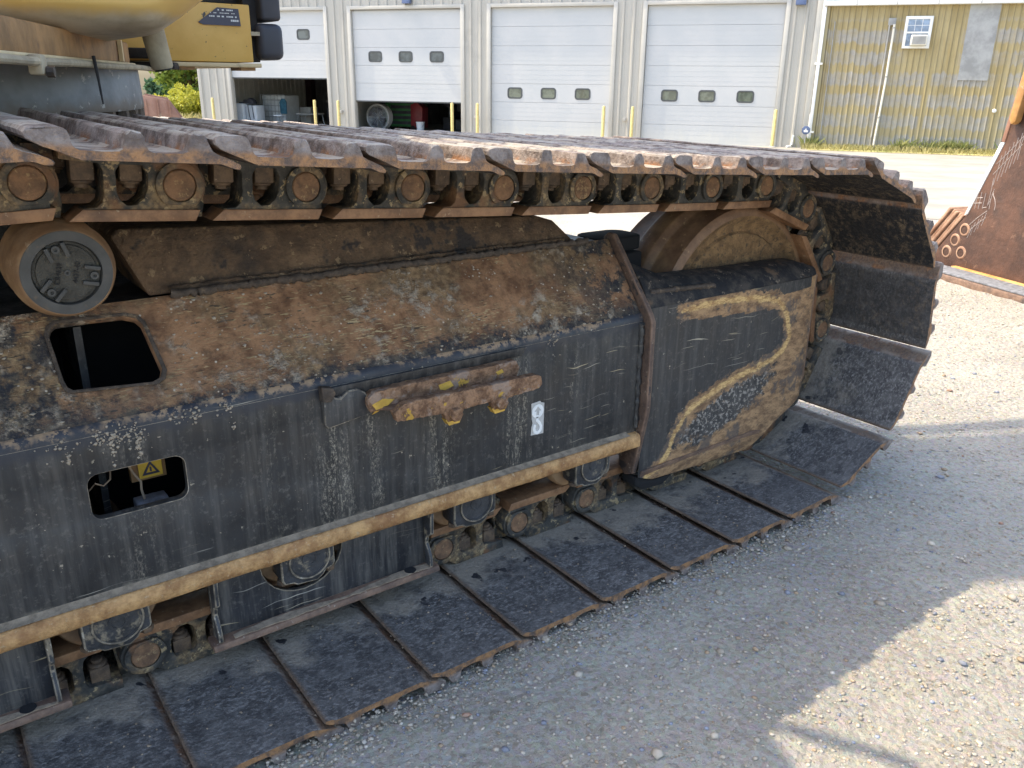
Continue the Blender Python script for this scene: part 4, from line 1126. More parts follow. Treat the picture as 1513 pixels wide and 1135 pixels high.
# inside of the box
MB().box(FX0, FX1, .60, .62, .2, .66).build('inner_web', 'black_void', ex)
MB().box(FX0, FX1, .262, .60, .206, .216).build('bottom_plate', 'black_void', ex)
MB().box(-.012, -.004, .262, .42, .22, .56).build('inner_rib', 'dark_paint', ex); MB().box(.040, .052, .40, .60, .22, .66).build('inner_rib', 'dark_paint', ex)
MB().box(FX0, FX1, .385, .66, .672, .688).build('top_plate', 'dark_paint', ex)
MB().box(FX0, FX1, .652, .668, .2, .672).build('side_plate', 'dark_paint', ex)
# sticker, bracket and wire seen through the lower hole
st = MB().box(.098, .138, .348, .351, .380, .420).build('warning_sticker', 'sticker_yellow', ex)
mb = MB(); mb.prism([(.103, .386), (.133, .386), (.118, .412)], XZ, .3455, .3475, [[(.109, .3895), (.127, .3895), (.118, .4055)]]); mb.box(.1166, .1194, .3455, .3475, .3915, .400); mb.build('warning_triangle', 'label_dark', st)
MB().box(.085, .145, .352, .368, .375, .46).build('bracket', 'yellow_rusty', ex)
MB().box(.01, .065, .350, .38, .408, .48).build('bracket', 'yellow_rusty', ex, bevel=.004)
MB().box(.078, .132, .285, .33, .325, .358).build('sensor_block', 'grey_plate', ex, bevel=.003)
MB().tube([(.070, .33, .46), (.076, .33, .43), (.085, .325, .405), (.094, .32, .388), (.092, .315, .375), (.094, .31, .358)], .0022, 6).build('cable', 'wire', ex)
MB().tube([(.012, .33, .39), (.022, .32, .405), (.034, .318, .398), (.046, .32, .406), (.052, .34, .42)], .0016, 6).build('cable', 'wire', ex)
# bottom flange with its rusty worn edge
mb = MB(); prof = [(.2395, .197), (.226, .198), (.2195, .203), (.2180, .216), (.2195, .229), (.225, .2345), (.2395, .2365)]
q = random.Random(2); nx = 90
V = []; 
for i in range(nx + 1):
    xx = FX0 + (1.232 - FX0) * i / nx
    for a, b in prof: V.append((xx, a + (q.uniform(-.0012, .0012) if a < .23 else 0), b + q.uniform(-.0008, .0008)))
k = len(prof)
fs = [(i * k + j, i * k + j + 1, (i + 1) * k + j + 1, (i + 1) * k + j) for i in range(nx) for j in range(k - 1)] + [tuple(range(k)), tuple(range(nx * k, nx * k + k))]
mb.add(V, fs); mb.build('flange_edge', 'edge_rust', ex, smooth=50)
mb = MB(); mb.prism([(.2225, .2368), (.2398, .2368), (.2398, .2420), (.234, .2385)], YZ, FX0, 1.20); mb.build('dust_ledge', 'mud', ex)
# raised hump between carrier roller and idler, weld beads
hump = [(.165, .700), (.205, .700), (1.135, .700), (1.085, .752), (1.04, .766), (.14, .812), (.125, .800)]
mb = MB(); mb.prism(hump, lambda a, b, t: (a, .385 + (b - .70) * .45 + t, b), 0.0, .20); mb.build('hump', 'web_dirt', ex, bevel=.004)
def bead(name, pts, r, mat, seed, n=120):
    q = random.Random(seed); pts = [Vector(p) for p in pts]; seg = []
    tot = sum((pts[i + 1] - pts[i]).length for i in range(len(pts) - 1))
    for i in range(len(pts) - 1):
        m_ = max(2, int(n * (pts[i + 1] - pts[i]).length / tot))
        for k in range(m_): seg.append(pts[i].lerp(pts[i + 1], k / m_))
    seg.append(pts[-1])
    MB().tube([s + Vector((q.uniform(-1, 1), q.uniform(-1, 1), q.uniform(-1, 1))) * r * .28 for s in seg], [r * q.uniform(.75, 1.25) for _ in seg], 8).build(name, mat, ex, smooth=60)
bead('weld_bead', [(.20, .372, .702), (1.16, .372, .702)], .0075, 'weld', 1, 160)
bead('weld_bead', [(.20, .384, .709), (1.10, .384, .709)], .0055, 'web_dirt', 2, 140)
bead('weld_bead', [(1.230, .238, .25), (1.230, .238, .52)], .006, 'dark_paint', 4, 40)

# ---- end flange of the frame
ep = [(.222, .538), (.214, .520), (.212, .30), (.214, .285), (.246, .112), (.275, .10), (.300, .12), (.300, .20), (.26, .26), (.26, .52), (.39, .68), (.40, .700), (.385, .714), (.365, .712), (.235, .555)]
mb = MB(); mb.prism(ep, YZ, 1.238, 1.254); mb.build('end_flange', ['flange_dark', 'flange_rust'], ex, bevel=.004, bmat=1)
# stopper behind, on the recoil housing
mb = MB(); mb.prism(rrect(1.27, 1.43, .44, .56, .04), XY, .646, .682); mb.build('stop_block', 'black_void', ex, bevel=.005)
MB().box(1.254, 1.40, .42, .58, .56, .645).build('recoil_cover', 'black_void', ex, bevel=.006)
MB().box(1.254, 1.72, .345, .40, .38, .55).build('yoke_arm', 'black_void', ex)

# ---- nose guard in front of the idler: dense side face carrying the worn-through rust ring
zb = [(1.254, .100), (1.312, .078), (1.70, .064), (1.80, .128), (1.92, .180), (1.938, .236)]
def zbot(x):
    for (xa, za), (xb, zb_) in zip(zb, zb[1:]):
        if x <= xb: return za + (zb_ - za) * (x - xa) / (xb - xa)
    return zb[-1][1]
ring = [(1.37, .527), (1.42, .530), (1.473, .532), (1.56, .530), (1.635, .524), (1.70, .512), (1.752, .502), (1.775, .482), (1.800, .455), (1.812, .42), (1.825, .385), (1.800, .350), (1.757, .331), (1.68, .318), (1.587, .304), (1.52, .285), (1.432, .255), (1.40, .225), (1.375, .196), (1.362, .15), (1.325, .109), (1.285, .095)]
def dseg(px, pz, pts):
    best = 9
    for (ax, az), (bx_, bz) in zip(pts, pts[1:]):
        dx, dz_ = bx_ - ax, bz - az
        t = max(0, min(1, ((px - ax) * dx + (pz - az) * dz_) / (dx * dx + dz_ * dz_)))
        best = min(best, math.hypot(px - ax - t * dx, pz - az - t * dz_))
    return best
poly_in = ring[7:] + [(1.2, .09), (1.2, .62), (1.375, .62), (1.40, .50), (1.70, .48)]      # still painted field
def inside(px, pz, poly):
    c = False
    for i in range(len(poly)):
        (xa, za), (xb, z_b) = poly[i], poly[i - 1]
        if (za > pz) != (z_b > pz) and px < (xb - xa) * (pz - za) / (z_b - za) + xa: c = not c
    return c
NXg, NZg = 120, 84
V = []; RU = []; GO = []; BA = []
for i in range(NXg + 1):
    xx = 1.254 + (1.938 - 1.254) * i / NXg
    zl = zbot(xx); zt = .549
    for j in range(NZg + 1):
        zz_ = zl + (zt - zl) * j / NZg
        yy = .240 - .004 * math.sin(PI * (xx - 1.254) / .7) + .014 * max(0, (xx - 1.87) / .068) ** 2 + .012 * max(0, (.11 - zz_) / .05) ** 2
        V.append((xx, yy, zz_))
        d = dseg(xx, zz_, ring)
        painted = inside(xx, zz_, poly_in); bare = 0.
        upper = zz_ > .51 + max(0, xx - 1.7) * .05 and xx < 1.90
        ru = .0 if (painted or upper) else .75
        ru = max(ru, .9 * math.exp(-(d / .026) ** 2))
        if not painted and not upper:      # blue-black bare patch inside the worn area
            e_ = math.hypot((xx - 1.58) / .19, (zz_ - (.225 + (xx - 1.58) * .30)) / .055)
            bare = max(0., min(1., (1.25 - e_) / .6)); ru *= 1 - .75 * bare
        RU.append(ru); GO.append(math.exp(-(d / (.0110 if xx > 1.45 else .0110 - (1.45 - xx) * .04 * (zz_ > .4))) ** 2) * 1.0); BA.append(bare)
kk = NZg + 1
Fq = [(i * kk + j, i * kk + j + 1, (i + 1) * kk + j + 1, (i + 1) * kk + j) for i in range(NXg) for j in range(NZg)]
nose = nmesh('nose_side', V, Fq, 'nose_paint', ex, {'rust': ('FLOAT', RU), 'gold': ('FLOAT', GO), 'bare': ('FLOAT', BA)}, smooth=True)
# back of the nose, top plate, front and bottom lip
zl_ = [(x_, z_) for x_, z_ in zb]
mb = MB(); mb.prism(zl_ + [(1.936, .545), (1.256, .545)], XZ, .262, .30); mb.build('nose_core', 'dark_paint', ex)
top_out = [(1.254, .240, .512), (1.52, .2365, .512), (1.936, .251, .512)]
mb = MB()
ta = [(1.254, .2405, .5495), (1.40, .2375, .5495), (1.60, .2362, .5495), (1.80, .2385, .5495), (1.90, .243, .5495), (1.935, .252, .5495)]
tb_ = [(1.254, .33, .650), (1.36, .33, .608), (1.60, .335, .596), (1.80, .335, .592), (1.875, .33, .590), (1.955, .31, .560)]
V = []; 
NV = 8
for a, b in zip(ta, tb_):
    for j in range(NV + 1):
        t_ = j / NV
        p_ = Vector(a).lerp(Vector(b), t_); p_.z += .012 * math.sin(PI * t_); p_.y -= .008 * math.sin(PI * t_)
        V.append(p_)
fs = [(i * (NV + 1) + j, (i + 1) * (NV + 1) + j, (i + 1) * (NV + 1) + j + 1, i * (NV + 1) + j + 1) for i in range(len(ta) - 1) for j in range(NV)]
V2 = [p_ + Vector((0, .012, -.014)) for p_ in V]; kq = len(V)
border = [i * (NV + 1) for i in range(len(ta))] + [(len(ta) - 1) * (NV + 1) + j for j in range(1, NV + 1)] + [i * (NV + 1) + NV for i in range(len(ta) - 2, -1, -1)] + [j for j in range(NV - 1, 0, -1)]
fs2 = [tuple(i + kq for i in reversed(f)) for f in fs]
fr = [(border[i], border[(i + 1) % len(border)], border[(i + 1) % len(border)] + kq, border[i] + kq) for i in range(len(border))]
mb.add(V + V2, fs + fs2 + fr); mb.build('nose_top', 'nose_top', ex, smooth=50)
mb = MB(); mb.prism([(.254, .549), (.31, .575), (.31, .20), (.268, .185), (.254, .236)], YZ, 1.934, 1.946); mb.build('nose_front', 'flange_rust', ex, bevel=.003)
mb = MB(); lip = [(1.262, .118), (1.47, .122), (1.70, .126), (1.74, .118), (1.702, .060), (1.50, .062), (1.315, .074), (1.26, .100)]
mb.prism(lip, lambda a, b, t: (a, t + (.126 - b) * .35, b), .231, .2365); mb.build('nose_lip', 'flange_rust', ex, bevel=.002)
mb = MB(); mb.prism([(1.256, .098), (1.32, .072), (1.40, .068), (1.36, .045), (1.29, .05), (1.256, .07)], XZ, .25, .30); mb.build('nose_foot', 'black_void', ex, bevel=.006)
bead('weld_bead', [(1.275, .262, .583), (1.40, .258, .578), (1.50, .256, .572)], .007, 'weld', 6, 30)

# ---- idler wheel
iy = CY; ic = (1.70, .43)
idl = empty('idler_wheel', (ic[0], iy, ic[1])); idl.parent = ex
def ring_prof(mb, prof, mi=0, n=72):
    mb.lathe((0, 0, 0), (0, 1, 0), [(y_, r_) for y_, r_ in prof], n, mi, caps=False)
mb = MB(); ring_prof(mb, [(-.118, .292), (-.118, .305), (-.110, .315), (-.046, .317), (-.040, .322), (-.032, .336), (-.024, .339), (.024, .339), (.032, .336), (.040, .322), (.046, .317), (.110, .315), (.118, .305), (.118, .292)])
bpy.context.view_layer.update()
rim = mb.build('rim', 'idler', idl, smooth=40)
mb = MB(); ring_prof(mb, [(-.1178, .2925), (-.110, .282), (-.098, .272), (-.094, .262), (-.094, .248), (-.1015, .242), (-.1015, .20), (-.098, .12), (-.105, .10), (-.105, .001)])
mb.build('disc', 'idler_face', idl, smooth=40)
mb = MB(); ring_prof(mb, [(.1178, .2925), (.100, .288), (.092, .270), (.090, .20), (.098, .12), (.105, .10), (.105, .001)]); mb.build('disc', 'idler_face', idl, smooth=40)
i2 = empty('idler_wheel', (ic[0], iy + 2.74, ic[1] - .068)); i2.parent = ex
for c_ in idl.children:
    k_ = c_.copy(); COL.objects.link(k_); k_.parent = i2
spk = empty('drive_sprocket', (-2.376, CY, zc)); spk.parent = ex
mb = MB(); ring_prof(mb, [(-.03, .05), (-.03, rr - .03), (.03, rr - .03), (.03, .05)], n=48); mb.build('sprocket_ring', 'pin', spk)
mb = MB(); ring_prof(mb, [(-.16, .001), (-.16, .20), (-.12, .24), (.1, .24), (.1, .001)], n=40); mb.build('hub', 'yellow_dust', spk)
MB().box(-2.5, .9, CY + 2.74 - .2, CY + 2.74 + .2, .12, .50).build('track_frame', 'dark_paint', ex, bevel=.03)

# ---- carrier roller
cr = empty('carrier_roller', (.033, .305, .772)); cr.parent = ex; cr.rotation_euler = (0, 0, 0)
mb = MB(); ring_prof(mb, [(.006, .0535), (.0, .056), (.0, .066), (.004, .0695), (.030, .0745), (.038, .078), (.110, .076), (.115, .079), (.13, .079), (.135, .06), (.135, .02)], n=64); mb.build('tread', 'roller_rim', cr, smooth=40)
mb = MB(); ring_prof(mb, [(.003, .0665), (-.0015, .0650), (-.0015, .0505), (.002, .0490), (.010, .0490)], n=64); mb.build('face_ring', 'roller_face', cr, smooth=40)
mb = MB(); ring_prof(mb, [(.0105, .0495), (.006, .0480), (.006, .0440), (.0035, .0430), (.0030, .001)], n=64); cap = mb.build('end_cap', 'roller_cap', cr, smooth=40)
for k, a in enumerate((107, 227, -13)):
    ca, sa = math.cos(R(a)), math.sin(R(a))
    for s in (-1, 1):
        mb = MB(); Mx = Matrix.Translation((ca * .0335, 0, sa * .0335)) @ Matrix.Rotation(-R(a), 4, 'Y') @ Matrix.Translation((0, 0, s * .0125))
        mb.box(-.011, .0125, -.0045, .005, -.0032, .0032, M=Mx); mb.build('lug', 'roller_face', cap, bevel=.0012)
    mb = MB(); mb.lathe((ca * .0385, -.001, sa * .0385), (ca * .0385, .004, sa * .0385), [(.5, .001), (.5, .0026), (0, .003), (0, .0062), (.5, .0066), (1, .0066)], 16, caps=False); mb.build('screw', 'roller_face', cap)
mb = MB(); mb.lathe((0, -.0005, 0), (0, .004, 0), [(.5, .001), (.5, .0022), (0, .0026), (0, .0045), (1, .005)], 16, caps=False); mb.build('plug', 'roller_face', cap)
for body, dx in (('CR4629', -.0125), ('4437-40', .0135)):
    me = text_mesh(body, .0105, 'rubber', 'cast_number', .0012)
    place('cast_number', me, cap, (dx, .0022, -.001), (R(90), R(-76), 0))
MB().box(.0, .066, .40, .46, .66, .80).build('roller_bracket', 'dark_paint', ex, bevel=.006)
MB().cyl((.033, .345, .772), (.033, .47, .772), .025, n=16).build('roller_shaft', 'dark_paint', ex)

# ---- lower track rollers with their end collars
def track_roller(x_):
    tr = empty('track_roller', (x_, CY, .186)); tr.parent = ex
    mb = MB(); ring_prof(mb, [(-.150, .05), (-.150, .088), (-.145, .092), (-.128, .094), (-.124, .084), (-.085, .081), (-.08, .06), (.08, .06), (.085, .081), (.124, .084), (.128, .094), (.150, .09), (.150, .05)], n=40); mb.build('tread', 'roller_rim', tr, smooth=40)
    co = [(-.052, .015), (-.052, -.040), (-.047, -.050), (-.030, -.052), (-.022, -.058), (.020, -.062), (.034, -.053), (.040, -.044), (.056, -.040), (.060, -.034), (.060, .015)]
    for s in (-1, 1):
        mb = MB(); mb.prism(co, lambda a, b, t: (a, s * t, b - .006), .155, .207); cb = mb.build('end_collar', ['cap_paint', 'worn_edge'], tr, bevel=.004, bmat=1)
        mb = MB(); mb.lathe((.006, s * .2065, -.012), (.006, s * .2105, -.012), [(0, .0415), (.6, .0415), (1, .0395), (1, .036), (.55, .0355), (.55, .016), (.9, .0155), (.9, .012), (.6, .0115), (.6, .001)], 40, caps=False); mb.build('end_plate', 'cap_paint', cb, smooth=40)
        mb = MB(); mb.lathe((.006, s * .2085, -.012), (.006, s * .2122, -.012), [(0, .0425), (.7, .0432), (1, .0418), (.9, .0398), (.2, .0395)], 40, caps=False); mb.build('seal_ring', 'worn_edge', cb, smooth=40)
        for bx_ in (-.044, .052):
            mb = MB(); mb.cyl((bx_, s * .190, -.050), (bx_, s * .190, -.060), .013, n=6); mb.build('collar_bolt', 'nut', cb, bevel=.001)
for x_ in (1.10, .751, .356, .004, -.36, -.72, -1.1, -1.5): track_roller(x_)

# ---- track guiding guards: web with roller cut-out, foot flange, two gussets
def guard(xa, xb, cuts):
    g = empty('track_guard', (xa, 0, 0)); g.parent = ex
    L = xb - xa
    top = []
    for c in sorted(cuts):
        top += [(c - xa + .085 * math.cos(R(a)), .178 + .085 * math.sin(R(a)) * .95) for a in range(180, 361, 15)]
    web = [(0.0, .055), (0.0, .1975)] + top + [(L, .1975), (L, .055)]
    mb = MB(); mb.prism(web, XZ, .268, .280); mb.build('web', ['guard_paint', 'worn_edge'], g, bevel=.002, bmat=1)
    mb = MB(); mb.prism([(.236, .044), (.281, .044), (.281, .0565), (.240, .0565)], YZ, -.012, L + .014, segs=1); mb.build('foot_flange', 'flange_rust', g, bevel=.003)
    # dried mud lying on the foot
    q = random.Random(int(xa * 100)); n = 30; pts = []
    for i in range(n + 1):
        u = i / n
        pts.append((.03 + u * (L * .93), .2415 + .004 * q.random()))
    for i in range(n, -1, -1):
        u = i / n
        pts.append((.03 + u * (L * .93), .2480 + .018 * abs(math.sin(u * 5 + xa * 3)) * q.uniform(.75, 1)))
    mb = MB(); mb.prism(pts, XY, .0568, .0585); mb.build('dried_mud', 'mud', g)
    for u in (.0, L - .008):
        mb = MB(); mb.prism([(.268, .057), (.243, .057), (.2435, .075), (.252, .095), (.262, .110), (.258, .125), (.238, .140), (.236, .196), (.268, .196)], YZ, u, u + .009); mb.build('gusset', ['cap_paint', 'worn_edge'], g, bevel=.0025, bmat=1)
    mb = MB(); mb.lathe((L - .05, .257, .0592), (L - .05, .257, .0575), [(0, .013), (1, .013)], 16); mb.build('drain_hole', 'black_void', g)
    return g
guard(.172, .640, [.356])
guard(-.62, -.095, [-.36])
guard(-1.3, -.90, [-1.1])

# ---- bolted tread bars (step) on the side of the frame, lifting-eye decal
sp = empty('step', (0, 0, 0)); sp.parent = ex
def rough_bar(name, outline, y0, y1, mat, seed, parent=sp):
    q = random.Random(seed); pts = []
    for i in range(len(outline)):
        a = Vector(outline[i]); b = Vector(outline[(i + 1) % len(outline)])
        k = max(1, int((b - a).length / .008))
        for j in range(k):
            p_ = a.lerp(b, j / k); pts.append((p_.x + q.uniform(-.0012, .0012), p_.y + q.uniform(-.0012, .0012)))
    mb = MB(); mb.prism(pts, XZ, y0, y1, segs=3); return mb.build(name, mat, parent, bevel=.0012, smooth=50, ang=50)
rough_bar('tread_bar', [(.522, .468), (.528, .450), (.560, .448), (.632, .444), (.640, .424), (.668, .422), (.678, .442), (.744, .444), (.752, .424), (.778, .425), (.788, .443), (.868, .447), (.876, .456), (.874, .472), (.862, .479), (.545, .484)], .172, .190, 'step_rust', 1)
rough_bar('tread_bar', [(.488, .476), (.496, .463), (.838, .468), (.848, .486), (.838, .503), (.505, .503), (.490, .492)], .214, .2385, 'step_rust', 2)
mb = MB(); mb.prism([(.54, .188), (.86, .188), (.83, .224), (.51, .224)], XY, .462, .470); mb.build('step_plate', 'flange_rust', sp, bevel=.002)
for xx in (.655, .766):
    mb = MB(); mb.cyl((xx, .171, .438), (xx, .160, .438), .0145, n=6); mb.build('hex_bolt', 'step_rust', sp, bevel=.0015)
    mb = MB(); mb.prism([(xx - .020, .428), (xx + .018, .428), (xx + .012, .416), (xx - .012, .415)], XZ, .1725, .1895); mb.build('paint_chip', 'yellow_chip', sp)
for pts_, y_ in (([(.497, .478), (.52, .486), (.545, .480), (.53, .470), (.505, .466)], .2130), ([(.645, .488), (.672, .492), (.680, .480), (.66, .474), (.648, .478)], .2130), ([(.785, .488), (.80, .492), (.805, .484), (.79, .481)], .2130)):
    mb = MB(); mb.prism(pts_, XZ, y_, y_ + .001); mb.build('paint_chip', 'yellow_chip', sp)
mb = MB(); mb.prism([(.513, .462), (.548, .466), (.535, .458), (.52, .450), (.508, .447), (.518, .455)], XZ, .2385, .2397); mb.build('paint_chip', 'yellow_chip', sp)
mb = MB(); mb.prism([(.405, .525), (.405, .452), (.412, .444), (.50, .455), (.50, .487), (.49, .502), (.475, .512), (.455, .512), (.44, .500), (.43, .503)], XZ, .226, .2398); mb.build('step_pad', ['dark_paint', 'worn_edge'], sp, bevel=.003, bmat=1)
mb = MB(); mb.prism([(.402, .530), (.402, .500), (.420, .497), (.43, .512), (.425, .524)], XZ, .222, .2398); mb.build('pad_lug', 'weld', sp, bevel=.003)
mb = MB(); mb.prism([(.41, .497), (.87, .503), (.88, .523), (.41, .5225)], lambda a, b, t: (a, t + (b - .5) * -.25, b), .236, .2398); mb.build('pad_cover', 'dark_paint', sp, bevel=.003)

dec = empty('lift_decal', (0, 0, 0)); dec.parent = ex
mb = MB(); mb.prism([(.900, .306), (.936, .304), (.937, .378), (.928, .381), (.925, .385), (.900, .383), (.902, .345), (.905, .335), (.901, .325)], XZ, .2388, .2396); mb.build('decal_sheet', 'sticker_grey', dec)
mb = MB(); mb.prism(circ(.918, .362, .0165, 24), XZ, .2378, .2386, [[(.914, .352), (.922, .352), (.922, .362), (.928, .362), (.918, .373), (.908, .362), (.914, .362)]]); mb.build('arrow_disc', 'sticker_white', dec)
hk = [(.917, .347), (.917, .340), (.924, .332), (.928, .323), (.926, .314), (.918, .309), (.910, .313), (.908, .322), (.910, .330)]
mb = MB(); 
for a, b in zip(hk, hk[1:]):
    d_ = Vector((b[0] - a[0], b[1] - a[1])).normalized(); n__ = Vector((-d_.y, d_.x)) * .0035
    mb.prism([(a[0] + n__.x - d_.x * .001, a[1] + n__.y - d_.y * .001), (b[0] + n__.x + d_.x * .001, b[1] + n__.y + d_.y * .001), (b[0] - n__.x + d_.x * .001, b[1] - n__.y + d_.y * .001), (a[0] - n__.x - d_.x * .001, a[1] - n__.y - d_.y * .001)], XZ, .2378 - .00002 * len(mb.f), .2386)
mb.build('hook_mark', 'sticker_white', dec)

# ---- swing bearing and upper body
FW = Vector((.927, -.374, 0)); SD = Vector((.374, .927, 0))
C0 = Vector((-.25, 1.83, 0))
mb = MB(); mb.lathe((C0.x, C0.y, .972), (C0.x, C0.y, 1.085), [(0, .70), (0, .772), (.06, .775), (.94, .770), (1, .764), (1, .6)], 96, caps=False); mb.build('swing_bearing', 'ring_grey', ex, smooth=40)
mb = MB(); mb.lathe((C0.x, C0.y, .90), (C0.x, C0.y, .972), [(0, .72), (.5, .735), (1, .735)], 96); mb.build('bearing_base', 'web_dirt', ex)
for k in range(56):
    a = 2 * PI * k / 56
    c_ = C0 + Vector((math.cos(a), math.sin(a), 0)) * .752
    if c_.y < 2.0: MB().cyl((c_.x, c_.y, .948), (c_.x, c_.y, .9715), .022, n=6).build('bearing_bolt', 'nut', ex)
MB().box(-1.3, .75, .9, 2.7, .45, .90).build('carbody', 'dark_paint', ex, bevel=.03)
def hb(f0, f1, s0, s1, z0, z1):
    return [tuple(FW * f + SD * s + Vector((0, 0, z))) for f in (f0, f1) for s in (s0, s1) for z in (z0, z1)]
BF = [(0, 1, 3, 2), (4, 6, 7, 5), (0, 4, 5, 1), (2, 3, 7, 6), (0, 2, 6, 4), (1, 5, 7, 3)]
def hbox(name, mat, *a, bevel=0.0, parent=None): return MB().add(hb(*a), BF).build(name, mat, parent or ex, bevel=bevel)
hbox('cross_beam', 'yellow_rusty', -.30, -.158, .10, 1.62, 1.094, 1.150, bevel=.006)
hbox('beam_foot', 'yellow_dust', -.32, -.150, .10, 1.66, 1.088, 1.096, bevel=.003)
hbox('beam_rib', 'yellow_dust', -.156, -.146, 1.44, 1.456, 1.097, 1.15)
MB().tube([tuple(FW * -.135 + SD * s + Vector((0, 0, 1.083 + .001 * math.sin(s * 9)))) for s in np.linspace(.05, 2.0, 20)], .0075, 10).build('pipe', 'pole_dirty', ex)
for s in (.55,):
    hbox('pipe_clamp', 'pole_dirty', -.150, -.126, s - .018, s + .018, 1.060, 1.094, bevel=.006)
    c_ = FW * -.125 + SD * s; MB().cyl((c_.x, c_.y, 1.066), tuple(c_ + FW * .012 + Vector((0, 0, 1.066))), .009, n=8).build('clamp_bolt', 'nut', ex)
MB().tube([tuple(FW * -.125 + SD * .95 + Vector((0, 0, 1.10))), tuple(FW * -.12 + SD * .94 + Vector((0, 0, 1.055))), tuple(FW * -.115 + SD * .92 + Vector((0, 0, 1.03))), tuple(FW * -.11 + SD * .90 + Vector((0, 0, 1.005)))], [.004, .003, .0025, .0015], 6).build('cable_tie', 'rubber', ex)
# belly of the upper body: rounded lower edge rising to the right
bp = [(-1.6, 1.150), (.05, 1.148), (.30, 1.143), (.345, 1.142), (.375, 1.150), (.425, 1.182), (.486, 1.226), (.62, 1.33), (.62, 1.45), (-1.6, 1.45)]
mb = MB()
ysb = [(.78, .05), (.80, .028), (.84, .012), (.92, .0), (1.6, .0)]
V = []; n = len(bp)
for y_, lift in ysb:
    for a, b in bp: V.append((a - lift * .6 * (a > .2), y_, b + (lift if b < 1.4 else 0)))
fs = [(k * n + i, k * n + (i + 1) % n, (k + 1) * n + (i + 1) % n, (k + 1) * n + i) for k in range(len(ysb) - 1) for i in range(n)]
tri = tessellate_polygon([[Vector((a, b, 0)) for a, b in bp]])
fs += [tuple(t_) for t_ in tri] + [tuple(i + (len(ysb) - 1) * n for i in reversed(t_)) for t_ in tri]
mb.add(V, fs); mb.build('belly', 'belly', ex, bevel=.006, smooth=50)
mb = MB(); mb.lathe((.378, 1.0, 1.20), (.398, 1.0, 1.077), [(0, .026), (.96, .024), (1, .021)], 24); mb.build('support_post', 'pole_dirty', ex)
MB().cyl((.3984, 1.0, 1.0765), (.3990, 1.0, 1.0735), .019, n=20).build('post_plug', 'rubber', ex)
hbox('rubber_buffer', 'rubber', -.20, -.08, 1.72, 1.86, 1.112, 1.140, bevel=.008); hbox('rubber_buffer', 'rubber', -.20, -.06, 1.80, 1.95, 1.083, 1.103, bevel=.006)
MB().box(.40, .907, 1.80, 2.5, 1.108, 1.285).build('storage_box', 'yellow_box', ex, bevel=.004)
MB().box(.40, .93, 1.79, 2.5, 1.092, 1.1055).build('box_floor', 'yellow_dust', ex, bevel=.003)
for xx in (.66, .86): MB().box(xx, xx + .05, 1.80, 1.9, 1.082, 1.0925).build('floor_pad', 'yellow_rusty', ex)
lb = MB().prism([(.735, 1.226), (.750, 1.219), (.872, 1.219), (.868, 1.27), (.80, 1.272)], XZ, 1.7955, 1.7985).build('data_label', 'label_dark', ex)
q = random.Random(9)
for (za, x0_, x1_, h_, dens) in ((1.2625, .80, .868, .004, .5), (1.254, .775, .855, .0025, .6), (1.243, .765, .862, .0042, .85), (1.231, .84, .866, .006, .75)):
    xx = x0_
    while xx < x1_:
        w_ = q.uniform(.002, .007)
        if q.random() < dens: MB().box(xx, min(x1_, xx + w_), 1.794, 1.7953, za, za + h_).build('print_mark', 'label_white', lb)
        xx += w_ + .0015
MB().tube([(.545, 1.79, 1.135), (.575, 1.78, 1.128), (.60, 1.78, 1.118), (.62, 1.785, 1.116), (.635, 1.79, 1.122)], [.003, .003, .006, .004, .002], 6).build('cable_tie', 'rubber', ex)
MB().box(.93, 1.02, 1.80, 2.3, 1.118, 1.232).build('bumper', 'bumper_black', ex, bevel=.022, seg=4)
MB().box(.945, 1.015, 1.80, 2.3, 1.240, 1.60).build('bumper', 'bumper_black', ex, bevel=.012, seg=3)
MB().box(.90, .944, 1.84, 2.3, 1.11, 1.5).build('bumper_back', 'rubber', ex); MB().box(.905, .935, 1.80, 1.84, 1.192, 1.204).build('bumper_pin', 'pole_dirty', ex)
MB().box(.62, .95, 1.9, 2.4, 1.294, 1.5).build('box_back', 'rubber', ex)
hbox('house', 'yellow_paint', -4.3, -.155, .08, 3.1, 1.46, 2.12, bevel=.03)
hbox('engine_hood', 'yellow_paint', -4.3, -2.2, .4, 3.1, 2.12, 2.5, bevel=.05)
hr = []
for s in (.18, .55): hr.append(FW * -.22 + SD * s)
MB().tube([(-.22, .86, 2.10), (-.20, .80, 2.50), (-.12, .68, 2.56), (-.05, .565, 2.565), (-.03, .52, 2.56), (-.03, .44, 2.55), (-.10, .40, 2.10)], .017, 10).build('handrail', 'bumper_black', ex)
bd = Vector((.97, -.25, 1.1)).normalized(); bs = bd.cross(Vector((0, 0, 1))).normalized(); bu = bs.cross(bd).normalized()
b0 = Vector((-.25, 1.79, 3.26)); 
bv = [tuple(b0 + bd * l + bs * s * hw + bu * t * hh_) for l, hw, hh_ in ((-1.2, .30, .30), (1.2, .30, .42), (5.5, .28, .30)) for s, t in ((-1, -1), (1, -1), (1, 1), (-1, 1))]
MB().add(bv, [(0, 1, 2, 3), (8, 11, 10, 9)] + [(k * 4 + i, k * 4 + (i + 1) % 4, (k + 1) * 4 + (i + 1) % 4, (k + 1) * 4 + i) for k in range(2) for i in range(4)]).build('boom', 'yellow_paint', ex, bevel=.02)
MB().tube([tuple(b0 + bd * -.6 + bs * -.48), tuple(b0 + bd * 4.2 + bs * -.48)], .045, 14).build('boom_pipe', 'bumper_black', ex)

